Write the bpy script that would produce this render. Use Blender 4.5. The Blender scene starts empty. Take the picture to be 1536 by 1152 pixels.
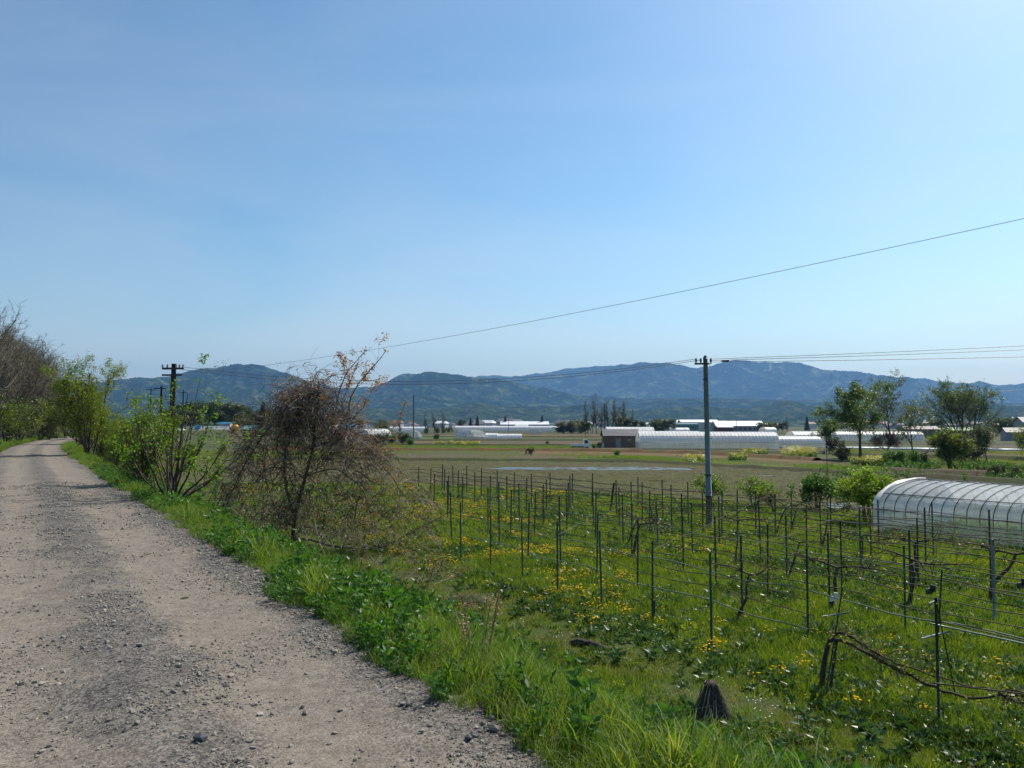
import bpy, math, random
import numpy as np
R = math.radians
# ------------------------------------------------------------------ camera, sky, sun, exposure
C = bpy.context.scene
PITCH = math.atan(62/1200.0); EYE = 4.3
cam_d = bpy.data.cameras.new('camera'); cam = bpy.data.objects.new('camera', cam_d)
C.collection.objects.link(cam); C.camera = cam
cam.location = (0, 0, EYE); cam.rotation_euler = (math.pi/2 + PITCH, 0, 0)
cam_d.sensor_width = 36; cam_d.lens = 36*1200/1536; cam_d.clip_start = 0.1; cam_d.clip_end = 80000
SUN_AZ, SUN_EL = R(46), R(50)          # azimuth clockwise from the view direction (+Y)
world = bpy.data.worlds.new('World'); C.world = world; world.use_nodes = True
wn = world.node_tree.nodes; wl = world.node_tree.links
bg = wn['Background']; bg.inputs[1].default_value = 0.15
sky = wn.new('ShaderNodeTexSky'); sky.sky_type = 'NISHITA'; sky.sun_disc = False
sky.sun_elevation = SUN_EL; sky.sun_rotation = SUN_AZ; sky.altitude = 0
sky.air_density = 1.0; sky.dust_density = 1.2; sky.ozone_density = 1.2
tcw = wn.new('ShaderNodeTexCoord'); mpw = wn.new('ShaderNodeMapping'); mpw.inputs['Scale'].default_value = (1.2, 1.2, 5.0)
mpw.inputs['Rotation'].default_value = (0.0, 0.25, 0.3)
nzw = wn.new('ShaderNodeTexNoise'); nzw.inputs['Scale'].default_value = 1.6; nzw.inputs['Detail'].default_value = 6; nzw.inputs['Distortion'].default_value = 0.6
rpw = wn.new('ShaderNodeMapRange'); rpw.inputs[1].default_value = 0.38; rpw.inputs[2].default_value = 0.78; rpw.inputs[3].default_value = 0.2; rpw.inputs[4].default_value = 0.42
mxw = wn.new('ShaderNodeMix'); mxw.data_type = 'RGBA'; mxw.inputs[7].default_value = (5.9, 5.6, 5.4, 1)
wl.new(tcw.outputs['Generated'], mpw.inputs[0]); wl.new(mpw.outputs[0], nzw.inputs[0]); wl.new(nzw.outputs[0], rpw.inputs[0])

spw = wn.new('ShaderNodeSeparateXYZ'); wl.new(tcw.outputs['Generated'], spw.inputs[0])   # thin veil of cirrus, longer path through it towards the horizon
vw = wn.new('ShaderNodeMath'); vw.operation = 'MULTIPLY_ADD'; vw.inputs[1].default_value = 1.0; vw.inputs[2].default_value = .22; abw = wn.new('ShaderNodeMath'); abw.operation = 'ABSOLUTE'
wl.new(spw.outputs[2], abw.inputs[0]); wl.new(abw.outputs[0], vw.inputs[0]); dvw = wn.new('ShaderNodeMath'); dvw.operation = 'DIVIDE'; dvw.inputs[0].default_value = .36; wl.new(vw.outputs[0], dvw.inputs[1])
mlw = wn.new('ShaderNodeMath'); mlw.operation = 'MULTIPLY'; mlw.use_clamp = True; wl.new(dvw.outputs[0], mlw.inputs[0]); wl.new(rpw.outputs[0], mlw.inputs[1])
wl.new(mlw.outputs[0], mxw.inputs[0]); 
def _vm(op, a, b):
    n = wn.new('ShaderNodeVectorMath'); n.operation = op; wl.new(a, n.inputs[0]); n.inputs[1].default_value = b; return n.outputs[0]
gmw = wn.new('ShaderNodeGamma'); gmw.inputs[1].default_value = 1.5; hsw = wn.new('ShaderNodeHueSaturation'); hsw.inputs['Saturation'].default_value = 1.28; hsw.inputs['Hue'].default_value = 0.488
wl.new(_vm('MULTIPLY', sky.outputs[0], (.14, .14, .14)), gmw.inputs[0]); wl.new(_vm('MULTIPLY', gmw.outputs[0], (6.6, 6.8, 6.3)), hsw.inputs['Color']); wl.new(hsw.outputs[0], mxw.inputs[6]); wl.new(mxw.outputs[2], bg.inputs[0])
sun_d = bpy.data.lights.new('sun', 'SUN'); sun = bpy.data.objects.new('sun', sun_d); C.collection.objects.link(sun)
sun_d.energy = 5.0; sun_d.angle = R(0.53); sun_d.color = (1.0, 0.93, 0.80)
sun.rotation_euler = (math.pi/2 - SUN_EL, 0, math.pi - SUN_AZ)
C.view_settings.view_transform = 'Standard'; C.view_settings.look = 'None'
C.view_settings.exposure = 0.2; C.view_settings.gamma = 1.0; C.view_settings.use_curve_mapping = False
C.cycles.use_denoising = True; C.cycles.max_bounces = 8; C.cycles.transparent_max_bounces = 24
C.cycles.volume_bounces = 1; C.cycles.diffuse_bounces = 3; C.cycles.caustics_reflective = False; C.cycles.caustics_refractive = False
HAZE_DENSITY = 7.5e-5

# ------------------------------------------------------------------ helpers
rng = np.random.default_rng(7)
def ray(px, py):
    a, b = (px-768)/1200.0, (576-py)/1200.0
    return np.array([a, math.cos(PITCH)-b*math.sin(PITCH), math.sin(PITCH)+b*math.cos(PITCH)])
def atz(px, py, z=0.0):
    d = ray(px, py); t = (z-EYE)/d[2]; return np.array([0, 0, EYE]) + d*t
def aty(px, py, Y):
    d = ray(px, py); return np.array([0, 0, EYE]) + d*(Y/d[1])
CA, SA = math.cos(.55), math.sin(.55)
def to_sq(x, y):
    d = x*CA + y*SA; s = -x*SA + y*CA; sh = .0009*np.maximum(0, s-45)**2
    return s, d - sh
def from_sq(s, q):
    d = q + .0009*np.maximum(0, s-45)**2
    return d*CA - s*SA, d*SA + s*CA
def _hash(ix, iy, seed):
    h = (ix.astype(np.int64)*374761393 + iy.astype(np.int64)*668265263 + seed*1442695041) & 0xFFFFFFFF
    h = ((h ^ (h >> 13))*1274126177) & 0xFFFFFFFF
    return ((h ^ (h >> 16)) & 0xFFFFFF)/float(0xFFFFFF)
def vnoise(x, y, seed=0):
    ix, iy = np.floor(x), np.floor(y); fx, fy = x-ix, y-iy
    fx = fx*fx*fx*(fx*(fx*6-15)+10); fy = fy*fy*fy*(fy*(fy*6-15)+10)
    a, b = _hash(ix, iy, seed), _hash(ix+1, iy, seed); c, d = _hash(ix, iy+1, seed), _hash(ix+1, iy+1, seed)
    return (a+(b-a)*fx)*(1-fy) + (c+(d-c)*fx)*fy
def fbm(x, y, octv=4, seed=0, gain=.5, ridged=False):
    x = np.asarray(x, float); y = np.asarray(y, float)
    tot = np.zeros(np.broadcast(x, y).shape); amp = 1.0; norm = 0
    for o in range(octv):
        cx, sx = math.cos(o*1.1), math.sin(o*1.1)
        n = vnoise((x*cx-y*sx)*2**o+o*17.3, (x*sx+y*cx)*2**o-o*9.1, seed+o*31)
        if ridged: n = 1-np.abs(2*n-1)
        tot = tot + n*amp; norm += amp; amp *= gain
    return tot/norm
def embank(s, q):
    z = np.interp(q, [-30, -16, -9, -4.5, -2.2, -1.3, 2.0, 2.5, 3.0, 7.2, 8.2], [-.3, -.1, 1.6, 2.55, 2.75, 2.7, 2.7, 2.66, 2.5, .12, -.12])
    return z
def H(x, y):
    s, q = to_sq(x, y); e = embank(s, q)
    return np.maximum(e, 0) if s < 420 else 0*e
def put(px, py):
    d = ray(px, py); t = 2.0
    while t < 4000:
        p = np.array([0, 0, EYE]) + d*t
        if p[2] <= float(H(p[0], p[1])): break
        t += max(.03, t*.003)
    p[2] = float(H(p[0], p[1])); return p

def new_mesh(name, V, F, mats, mi=None, uv=None, smooth=True):
    """F: list of (n,k) int arrays; mi: list of material index per array (scalar or array)"""
    me = bpy.data.meshes.new(name); V = np.asarray(V, np.float32)
    me.vertices.add(len(V)); me.vertices.foreach_set('co', V.ravel())
    F = [np.asarray(f, np.int32) for f in F if len(f)]
    loops = np.concatenate([f.ravel() for f in F]) if F else np.zeros(0, np.int32)
    tot = np.concatenate([np.full(len(f), f.shape[1], np.int32) for f in F]) if F else np.zeros(0, np.int32)
    me.loops.add(len(loops)); me.loops.foreach_set('vertex_index', loops)
    me.polygons.add(len(tot)); st = np.concatenate([[0], np.cumsum(tot)[:-1]]).astype(np.int32) if len(tot) else tot
    me.polygons.foreach_set('loop_start', st); me.polygons.foreach_set('loop_total', tot)
    for m in (mats if isinstance(mats, (list, tuple)) else [mats]): me.materials.append(m)
    if mi is not None:
        me.polygons.foreach_set('material_index', np.concatenate([np.broadcast_to(m, len(f)) for m, f in zip(mi, F)]).astype(np.int32))
    me.polygons.foreach_set('use_smooth', np.full(len(tot), smooth))
    if uv is not None:
        l = me.uv_layers.new(name='uv'); l.data.foreach_set('uv', np.asarray(uv, np.float32)[loops].ravel())
    me.update(calc_edges=True); me.validate(); return me

class MB:
    def __init__(s): s.V = []; s.F = []; s.M = []; s.n = 0
    def add(s, V, F, m=0):
        V = np.asarray(V, float).reshape(-1, 3); s.V.append(V)
        s.F.append(np.asarray(F, np.int64)+s.n); s.M.append(m); s.n += len(V); return s
    def box(s, c, sz, rz=0, m=0, tilt=None):
        x, y, z = np.array(sz)/2.0
        P = np.array([[-x,-y,-z],[x,-y,-z],[x,y,-z],[-x,y,-z],[-x,-y,z],[x,-y,z],[x,y,z],[-x,y,z]])
        cr, sr = math.cos(rz), math.sin(rz)
        P = np.stack([P[:,0]*cr-P[:,1]*sr, P[:,0]*sr+P[:,1]*cr, P[:,2]], 1) + np.array(c)
        return s.add(P, [[0,3,2,1],[4,5,6,7],[0,1,5,4],[1,2,6,5],[2,3,7,6],[3,0,4,7]], m)
    def tubes(s, P, Rr, sides=5, m=0):
        P = np.asarray(P, float); Rr = np.asarray(Rr, float)
        if P.ndim == 2: P = P[None]; Rr = Rr[None]
        N, K = P.shape[:2]
        if N == 0: return s
        T = np.gradient(P, axis=1); T /= np.linalg.norm(T, axis=2, keepdims=True)+1e-9
        mean = P[:, -1]-P[:, 0]; mean /= np.linalg.norm(mean, axis=1, keepdims=True)+1e-9
        ref = np.where(np.abs(mean[:, 2:3]) > .75, np.array([[1., .2, 0]]), np.array([[0, 0, 1.]]))
        A = np.cross(T, ref[:, None, :]); A /= np.linalg.norm(A, axis=2, keepdims=True)+1e-9; B = np.cross(T, A)
        a = np.arange(sides)*2*math.pi/sides
        V = P[:, :, None, :] + Rr[:, :, None, None]*(A[:, :, None, :]*np.cos(a)[None, None, :, None] + B[:, :, None, :]*np.sin(a)[None, None, :, None])
        base = (np.arange(N)*K*sides)[:, None, None] + (np.arange(K-1)*sides)[None, :, None]
        j = np.arange(sides)[None, None, :]; j2 = (j+1) % sides
        F = np.stack([base+j, base+j2, base+sides+j2, base+sides+j], -1).reshape(-1, 4)
        s.add(V.reshape(-1, 3), F, m)
        for e, o in ((0, 1), (K-1, -1)):   # caps as fans of one polygon
            if sides > 2:
                cap = (np.arange(N)*K*sides)[:, None] + e*sides + np.arange(sides)[::o][None]
                s.F.append(cap + s.n - N*K*sides); s.M.append(m)
        return s
    def leaves(s, P, size, m=0, rg=None, up=.3, aspect=.5, fold=.25, droop=0.0):
        """one folded leaf (2 quads-> 4 verts + mid) per point"""
        rg = rg or rng; P = np.asarray(P, float); N = len(P)
        if N == 0: return s
        d = rg.normal(size=(N, 3)); d[:, 2] = d[:, 2]*.6 + up - droop; d /= np.linalg.norm(d, axis=1, keepdims=True)
        n = rg.normal(size=(N, 3)); n[:, 2] += .8; w = np.cross(d, n); w /= np.linalg.norm(w, axis=1, keepdims=True)+1e-9
        n = np.cross(w, d)
        L = (np.asarray(size)*rg.uniform(.6, 1.3, N))[:, None]; W = L*aspect*.5
        v0 = P; v1 = P + d*L*.45 + w*W + n*fold*W; v2 = P + d*L - n*fold*W*.6; v3 = P + d*L*.45 - w*W + n*fold*W
        V = np.stack([v0, v1, v2, v3], 1).reshape(-1, 3); b = np.arange(N)[:, None]*4
        return s.add(V, np.concatenate([b+np.array([[0, 1, 2]]), b+np.array([[0, 2, 3]])], 1).reshape(-1, 3), m)
    def grid(s, X, Y, Z, m=0):
        n, k = X.shape; V = np.stack([X, Y, Z], -1).reshape(-1, 3)
        i = (np.arange(n-1)[:, None]*k + np.arange(k-1)[None]).ravel()
        return s.add(V, np.stack([i, i+1, i+k+1, i+k], 1), m)
    def mesh(s, name, mats, smooth=True, uv=None):
        return new_mesh(name, np.concatenate(s.V), s.F, mats, s.M, uv, smooth)
    def obj(s, name, mats, parent=None, loc=None, smooth=True, uv=None):
        return link(name, s.mesh(name, mats, smooth, uv), parent, loc)
def link(name, data, parent=None, loc=None):
    o = bpy.data.objects.new(name, data); C.collection.objects.link(o)
    if parent is not None: o.parent = parent
    if loc is not None: o.location = [float(v) for v in loc]
    return o
def tag(o, label=None, cat=None, group=None, kind=None):
    for k, v in (('label', label), ('category', cat), ('group', group), ('kind', kind)):
        if v: o[k] = v
    return o
def thing(name, loc, label, cat, group=None, rz=0):
    o = link(name, None, None, loc); o.rotation_euler = (0, 0, rz); return tag(o, label, cat, group)
def copy_tree(root, loc, rz=0, scale=1.0, label=None, group=None):
    r = root.copy(); C.collection.objects.link(r); r.location = [float(v) for v in loc]; r.rotation_euler = (0, 0, rz)
    r.scale = (scale, scale, scale) if np.isscalar(scale) else scale
    if label: r['label'] = label
    if group: r['group'] = group
    for ch in root.children:
        c = ch.copy(); C.collection.objects.link(c); c.parent = r
        for g in ch.children:
            d = g.copy(); C.collection.objects.link(d); d.parent = c
    return r
ORD = ['', 'first', 'second', 'third', 'fourth', 'fifth', 'sixth', 'seventh', 'eighth', 'ninth', 'tenth', 'eleventh', 'twelfth',
       'thirteenth', 'fourteenth', 'fifteenth', 'sixteenth', 'seventeenth', 'eighteenth', 'nineteenth', 'twentieth']

# ------------------------------------------------------------------ materials
def base_mat(name):
    m = bpy.data.materials.new(name); m.use_nodes = True; nt = m.node_tree
    return m, nt, nt.nodes, nt.links, nt.nodes['Principled BSDF']
def ramp(nt, fac, stops):
    r = nt.nodes.new('ShaderNodeValToRGB'); e = r.color_ramp.elements
    while len(e) < len(stops): e.new(.5)
    for el, (p, c) in zip(e, stops): el.position = p; el.color = (*c, 1)
    nt.links.new(fac, r.inputs[0]); return r.outputs[0]
def noise(nt, scale, detail=5, rough=.6, vec=None, dist=0, stretch=None):
    n = nt.nodes.new('ShaderNodeTexNoise'); n.inputs['Scale'].default_value = scale; n.inputs['Detail'].default_value = detail
    n.inputs['Roughness'].default_value = rough; n.inputs['Distortion'].default_value = dist
    if vec is None: vec = nt.nodes.new('ShaderNodeNewGeometry').outputs['Position']
    if stretch:
        mp = nt.nodes.new('ShaderNodeMapping'); mp.inputs['Scale'].default_value = stretch[:3]
        if len(stretch) > 3: mp.inputs['Rotation'].default_value = (0, 0, stretch[3])
        nt.links.new(vec, mp.inputs[0]); vec = mp.outputs[0]
    nt.links.new(vec, n.inputs['Vector']); return n.outputs[0]
def mix(nt, fac, a, b, blend='MIX'):
    m = nt.nodes.new('ShaderNodeMix'); m.data_type = 'RGBA'; m.blend_type = blend
    for sck, v in ((m.inputs[0], fac), (m.inputs[6], a), (m.inputs[7], b)):
        if hasattr(v, 'links') or isinstance(v, bpy.types.NodeSocket): nt.links.new(v, sck)
        else: sck.default_value = v if np.isscalar(v) else (*v, 1)
    return m.outputs[2]
def mrange(nt, v, a, b, c=0., d=1.):
    m = nt.nodes.new('ShaderNodeMapRange'); nt.links.new(v, m.inputs[0])
    for i, x in enumerate((a, b, c, d)): m.inputs[i+1].default_value = x
    return m.outputs[0]
def bump(nt, h, bs, strength=.5, dist=.02):
    b = nt.nodes.new('ShaderNodeBump'); b.inputs['Strength'].default_value = strength; b.inputs['Distance'].default_value = dist
    nt.links.new(h, b.inputs['Height']); nt.links.new(b.outputs[0], bs.inputs['Normal']); return b
def solid(name, col, rough=.7, metal=0., var=.25, scale=8., spec=.4, bmp=0):
    m, nt, N, L, bs = base_mat(name); n = noise(nt, scale, 6)
    lo = tuple(c*(1-var) for c in col); hi = tuple(min(1, c*(1+var)) for c in col)
    L.new(ramp(nt, n, [(.3, lo), (.7, hi)]), bs.inputs['Base Color'])
    bs.inputs['Roughness'].default_value = rough; bs.inputs['Metallic'].default_value = metal; bs.inputs['Specular IOR Level'].default_value = spec
    if bmp: bump(nt, n, bs, .6, bmp)
    return m
def leaf_mat(name, cols, trans=.4, rough=.45, patch=.0, patch_col=None, tmul=1.6, spec=.35, pscale=.35):
    m, nt, N, L, bs = base_mat(name)
    g = N.new('ShaderNodeNewGeometry'); oi = N.new('ShaderNodeObjectInfo')
    a = N.new('ShaderNodeMath'); a.operation = 'MULTIPLY_ADD'; a.inputs[1].default_value = .6
    b = N.new('ShaderNodeMath'); b.operation = 'MULTIPLY'; b.inputs[1].default_value = .4
    L.new(oi.outputs['Random'], b.inputs[0]); L.new(g.outputs['Random Per Island'], a.inputs[0]); L.new(b.outputs[0], a.inputs[2])
    k = len(cols); col = ramp(nt, a.outputs[0], [(.08+.84*i/(max(1, k-1)), c) for i, c in enumerate(cols)])
    if patch:
        n = noise(nt, pscale, 4, .6); f = mrange(nt, n, .45, .65, 0, patch); col = mix(nt, f, col, patch_col)
    L.new(col, bs.inputs['Base Color']); bs.inputs['Roughness'].default_value = rough; bs.inputs['Specular IOR Level'].default_value = spec
    tr = N.new('ShaderNodeBsdfTranslucent'); tc = mix(nt, 1.0, col, (tmul, tmul*.95, tmul*.35), 'MULTIPLY'); L.new(tc, tr.inputs[0])
    ms = N.new('ShaderNodeMixShader'); ms.inputs[0].default_value = trans
    L.new(bs.outputs[0], ms.inputs[1]); L.new(tr.outputs[0], ms.inputs[2]); L.new(ms.outputs[0], N['Material Output'].inputs[0])
    return m
def film_mat(name, col, alpha, rough=.35, trans=.4, streak=2.0):
    """polythene film: diffuse + translucent white, partly see-through, dusty streaks"""
    m, nt, N, L, bs = base_mat(name)
    n = noise(nt, streak, 5, .65, stretch=(1, 1, .3)); 
    L.new(ramp(nt, n, [(.3, tuple(c*.82 for c in col)), (.7, col)]), bs.inputs['Base Color'])
    bs.inputs['Roughness'].default_value = rough; bs.inputs['Specular IOR Level'].default_value = .6
    bump(nt, n, bs, .8, .09)
    tr = N.new('ShaderNodeBsdfTranslucent'); tr.inputs[0].default_value = (*col, 1)
    ms = N.new('ShaderNodeMixShader'); ms.inputs[0].default_value = trans; L.new(bs.outputs[0], ms.inputs[1]); L.new(tr.outputs[0], ms.inputs[2])
    tp = N.new('ShaderNodeBsdfTransparent'); m2 = N.new('ShaderNodeMixShader')
    L.new(mrange(nt, n, .3, .7, alpha-.14, alpha+.14), m2.inputs[0]); L.new(tp.outputs[0], m2.inputs[1]); L.new(ms.outputs[0], m2.inputs[2])
    L.new(m2.outputs[0], N['Material Output'].inputs[0]); return m

M = {}
M['bark'] = solid('bark', (.075, .055, .042), .9, var=.45, scale=14, bmp=.01)
M['bark_grey'] = solid('bark_grey', (.16, .135, .115), .9, var=.4, scale=12, bmp=.01)
M['vine_grey'] = solid('vine_grey', (.36, .285, .235), .9, var=.5, scale=5)
M['vine_dark'] = solid('vine_dark', (.085, .058, .042), .9, var=.4, scale=16, bmp=.006)
M['stake'] = solid('stake', (.045, .05, .046), .55, var=.5, scale=6, spec=.4)
M['stake_green'] = solid('stake_green', (.035, .085, .062), .5, var=.4, scale=6)
M['stake_rust'] = solid('stake_rust', (.09, .05, .038), .7, var=.5, scale=7)
M['tube_metal'] = solid('tube_metal', (.20, .24, .25), .45, .4, var=.3, scale=9)
M['wire'] = solid('wire', (.06, .045, .04), .6, var=.4, scale=3)
M['wire_pale'] = solid('wire_pale', (.13, .17, .155), .5, var=.3, scale=3)
M['line'] = solid('line', (.10, .10, .11), .5, var=.2)
M['concrete_pole'] = solid('concrete_pole', (.16, .21, .22), .8, var=.25, scale=3, bmp=.004)
M['wood_pole'] = solid('wood_pole', (.055, .045, .04), .85, var=.4, scale=5)
M['iron'] = solid('iron', (.05, .052, .055), .5, .3)
M['white_paint'] = solid('white_paint', (.72, .73, .72), .4, var=.08, scale=3)
M['white_roof'] = solid('white_roof', (.72, .74, .78), .5, var=.1, scale=.3)
M['porcelain'] = solid('porcelain', (.25, .25, .26), .3)
M['rubber'] = solid('rubber', (.02, .02, .02), .8)
M['glass_dark'] = solid('glass_dark', (.03, .04, .05), .1, var=.2, spec=.8)
M['shed_wall'] = solid('shed_wall', (.15, .105, .08), .85, var=.2, scale=3)
M['shed_roof'] = solid('shed_roof', (.085, .085, .105), .6, var=.15, scale=2)
M['grey_metal'] = solid('grey_metal', (.22, .24, .26), .5, var=.2, scale=2)
M['teal'] = solid('teal', (.10, .22, .24), .6, var=.15, scale=.5)
M['blue_tarp'] = solid('blue_tarp', (.03, .20, .33), .5, var=.2, scale=2)
M['orange'] = solid('orange', (.75, .30, .02), .55, var=.12, scale=2)
M['green_paint'] = solid('green_paint', (.03, .22, .10), .6, var=.2, scale=2)
M['wood_wall'] = solid('wood_wall', (.17, .13, .10), .85, var=.3, scale=2)
M['rust_red'] = solid('rust_red', (.14, .05, .035), .8, var=.3, scale=2)
M['hoop'] = solid('hoop', (.035, .045, .05), .45, .4, var=.2)
M['hoop_pale'] = solid('hoop_pale', (.40, .43, .45), .5, .2, var=.2)
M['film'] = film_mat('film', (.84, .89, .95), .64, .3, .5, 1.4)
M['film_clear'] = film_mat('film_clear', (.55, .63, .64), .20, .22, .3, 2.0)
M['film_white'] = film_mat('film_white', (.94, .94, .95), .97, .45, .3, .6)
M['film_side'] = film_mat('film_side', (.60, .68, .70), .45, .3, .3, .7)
M['town_wall'] = solid('town_wall', (.50, .48, .46), .8, var=.2, scale=.05)
M['town_wall_warm'] = solid('town_wall_warm', (.42, .36, .30), .8, var=.2, scale=.05)
M['town_roof'] = solid('town_roof', (.10, .105, .13), .7, var=.3, scale=.02)
M['town_roof_red'] = solid('town_roof_red', (.20, .09, .07), .7, var=.3, scale=.02)
M['lens'] = solid('lens', (.7, .35, .1), .2)
# foliage
M['grass_short'] = leaf_mat('grass_short', [(.06, .12, .012), (.11, .18, .016), (.17, .25, .025), (.25, .28, .05)], .5, patch=.8, patch_col=(.05, .11, .014), pscale=.9)
M['grass_path'] = leaf_mat('grass_path', [(.12, .19, .02), (.18, .26, .03), (.24, .25, .055)], .4, patch=.7, patch_col=(.17, .13, .06), pscale=.8)
M['grass_verge'] = leaf_mat('grass_verge', [(.045, .105, .014), (.08, .155, .018), (.13, .22, .028), (.24, .24, .08)], .48, rough=.5, patch=.5, patch_col=(.10, .18, .03), pscale=.8)
M['broad'] = leaf_mat('broad', [(.03, .095, .015), (.055, .15, .022), (.085, .20, .03)], .42, rough=.45, spec=.35)
M['broad_sheen'] = leaf_mat('broad_sheen', [(.03, .075, .02), (.05, .11, .03), (.10, .17, .06)], .3, rough=.42, spec=.55)
M['straw'] = leaf_mat('straw', [(.22, .16, .09), (.32, .25, .15), (.42, .34, .22)], .25, rough=.7)
M['dandelion'] = leaf_mat('dandelion', [(.60, .34, .004), (.70, .45, .008)], .15, tmul=1.0, rough=.8, spec=.1)
M['petal'] = leaf_mat('petal', [(.55, .43, .01), (.66, .54, .02), (.20, .28, .02), (.10, .18, .02)], .3, tmul=1.1)
M['white_flower'] = leaf_mat('white_flower', [(.7, .7, .65), (.8, .8, .75)], .2, tmul=1.0)
M['orange_leaf'] = leaf_mat('orange_leaf', [(.07, .12, .02), (.20, .15, .03), (.34, .15, .03), (.45, .20, .04)], .4, tmul=1.4)
M['spring_leaf'] = leaf_mat('spring_leaf', [(.08, .16, .015), (.13, .23, .022), (.20, .30, .035)], .5)
M['willow_leaf'] = leaf_mat('willow_leaf', [(.075, .125, .012), (.13, .19, .016), (.20, .25, .022)], .52)
M['tree_leaf'] = leaf_mat('tree_leaf', [(.055, .105, .02), (.09, .155, .028), (.14, .21, .042)], .35)
M['tree_leaf_pale'] = leaf_mat('tree_leaf_pale', [(.06, .085, .03), (.09, .12, .045), (.13, .155, .06)], .35)
M['conifer'] = leaf_mat('conifer', [(.008, .02, .010), (.014, .032, .014)], .1)
M['hedge_leaf'] = leaf_mat('hedge_leaf', [(.03, .05, .014), (.05, .075, .02), (.09, .10, .03)], .3)
M['bud'] = leaf_mat('bud', [(.10, .085, .045), (.12, .12, .04), (.09, .12, .03)], .3)
M['grape_leaf'] = leaf_mat('grape_leaf', [(.20, .22, .08), (.28, .26, .12), (.16, .21, .06)], .4, tmul=1.2)
M['stone'] = leaf_mat('stone', [(.06, .057, .052), (.15, .14, .125), (.25, .23, .20), (.48, .44, .39)], 0, rough=.85, spec=.3)
M['stone_dark'] = solid('stone_dark', (.055, .06, .07), .7, var=.3, scale=30)
M['stone_red'] = solid('stone_red', (.35, .12, .06), .8, var=.3, scale=30)

def road_mat():
    m, nt, N, L, bs = base_mat('gravel_road')
    uv = N.new('ShaderNodeUVMap'); sp = N.new('ShaderNodeSeparateXYZ'); L.new(uv.outputs[0], sp.inputs[0])
    wob = noise(nt, .55, 4, .6, uv.outputs[0]); w = N.new('ShaderNodeMath'); w.operation = 'MULTIPLY_ADD'; w.inputs[1].default_value = .7
    L.new(wob, w.inputs[0]); L.new(sp.outputs[0], w.inputs[2])
    # q - .35 offset; bands: compacted sandy wheel tracks against loose grey gravel
    band = ramp(nt, mrange(nt, w.outputs[0], -1.0, 2.6), [(.0, (.1,)*3), (.22, (.25,)*3), (.34, (.95,)*3), (.44, (.7,)*3), (.53, (.05,)*3), (.63, (.1,)*3), (.70, (.85,)*3), (.80, (1.,)*3), (.87, (.6,)*3), (.93, (.1,)*3)])
    n1 = noise(nt, 1.3, 6, .65, stretch=(1, 1, 1)); n2 = noise(nt, 9, 6, .7); n3 = noise(nt, 60, 5, .75)
    f = mix(nt, .45, band, ramp(nt, n1, [(.35, (0,)*3), (.65, (1,)*3)]))
    sand = ramp(nt, n2, [(.3, (.165, .142, .117)), (.7, (.265, .232, .192))])
    grav = ramp(nt, n2, [(.3, (.085, .078, .072)), (.7, (.19, .175, .16))])
    col = mix(nt, mrange(nt, f, .2, .62), grav, sand)
    v = N.new('ShaderNodeTexVoronoi'); v.inputs['Scale'].default_value = 75; g = N.new('ShaderNodeNewGeometry'); L.new(g.outputs['Position'], v.inputs['Vector'])
    pc = ramp(nt, v.outputs['Color'], [(.25, (.3,)*3), (.5, (.9,)*3), (.8, (1.5,)*3)])
    col = mix(nt, mrange(nt, f, .2, .8, .9, .22), col, mix(nt, 1.0, col, pc, 'MULTIPLY'))
    col = mix(nt, 1.0, col, ramp(nt, n3, [(.35, (.72,)*3), (.6, (1.1,)*3)]), 'MULTIPLY')
    L.new(col, bs.inputs['Base Color']); bs.inputs['Roughness'].default_value = .95; bs.inputs['Specular IOR Level'].default_value = .2
    ad = N.new('ShaderNodeMath'); ad.operation = 'MULTIPLY_ADD'; ad.inputs[1].default_value = -.6; L.new(v.outputs['Distance'], ad.inputs[0]); L.new(n3, ad.inputs[2])
    bump(nt, ad.outputs[0], bs, .6, .012); return m
M['road'] = road_mat()
def soil_mat(name, c1, c2, c3, s1=1.5, s2=14, bd=.05, stretch=None, seed_off=0):
    m, nt, N, L, bs = base_mat(name)
    a = noise(nt, s1, 6, .65, stretch=stretch); b = noise(nt, s2, 6, .7)
    c = mix(nt, mrange(nt, a, .4, .62), ramp(nt, b, [(.3, c1), (.7, c2)]), ramp(nt, b, [(.35, tuple(v*.7 for v in c3)), (.65, c3)]))
    L.new(c, bs.inputs['Base Color']); bs.inputs['Roughness'].default_value = .95; bs.inputs['Specular IOR Level'].default_value = .2
    bump(nt, b, bs, .8, bd); return m
M['bank_soil'] = soil_mat('bank_soil', (.03, .035, .014), (.06, .06, .025), (.035, .055, .012))
M['vine_soil'] = soil_mat('vine_soil', (.035, .065, .010), (.055, .095, .016), (.07, .07, .025), .5)
M['paddy'] = soil_mat('paddy', (.035, .032, .015), (.12, .105, .045), (.095, .10, .035), .22, 2.4, .3, stretch=(.5, 2.2, 1, .1))
M['earth_brown'] = soil_mat('earth_brown', (.075, .052, .034), (.13, .092, .06), (.08, .075, .03), .2, 1.2, .1, stretch=(.4, 2.5, 1))
M['earth_red'] = soil_mat('earth_red', (.11, .055, .03), (.18, .09, .045), (.11, .10, .03), .3, 2, .1, stretch=(.4, 2, 1))
M['field_green'] = soil_mat('field_green', (.035, .06, .014), (.065, .10, .02), (.085, .075, .03), .12, 1.5, .1, stretch=(.4, 2.5, 1))
M['field_bright'] = soil_mat('field_bright', (.06, .12, .014), (.11, .19, .022), (.05, .08, .016), .25, 2, .1, stretch=(.5, 2, 1))
M['field_dark'] = soil_mat('field_dark', (.025, .04, .012), (.05, .07, .018), (.07, .06, .03), .2, 1.8, .1)
M['film_strip'] = solid('film_strip', (.62, .66, .68), .4, var=.2, scale=.6)
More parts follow.
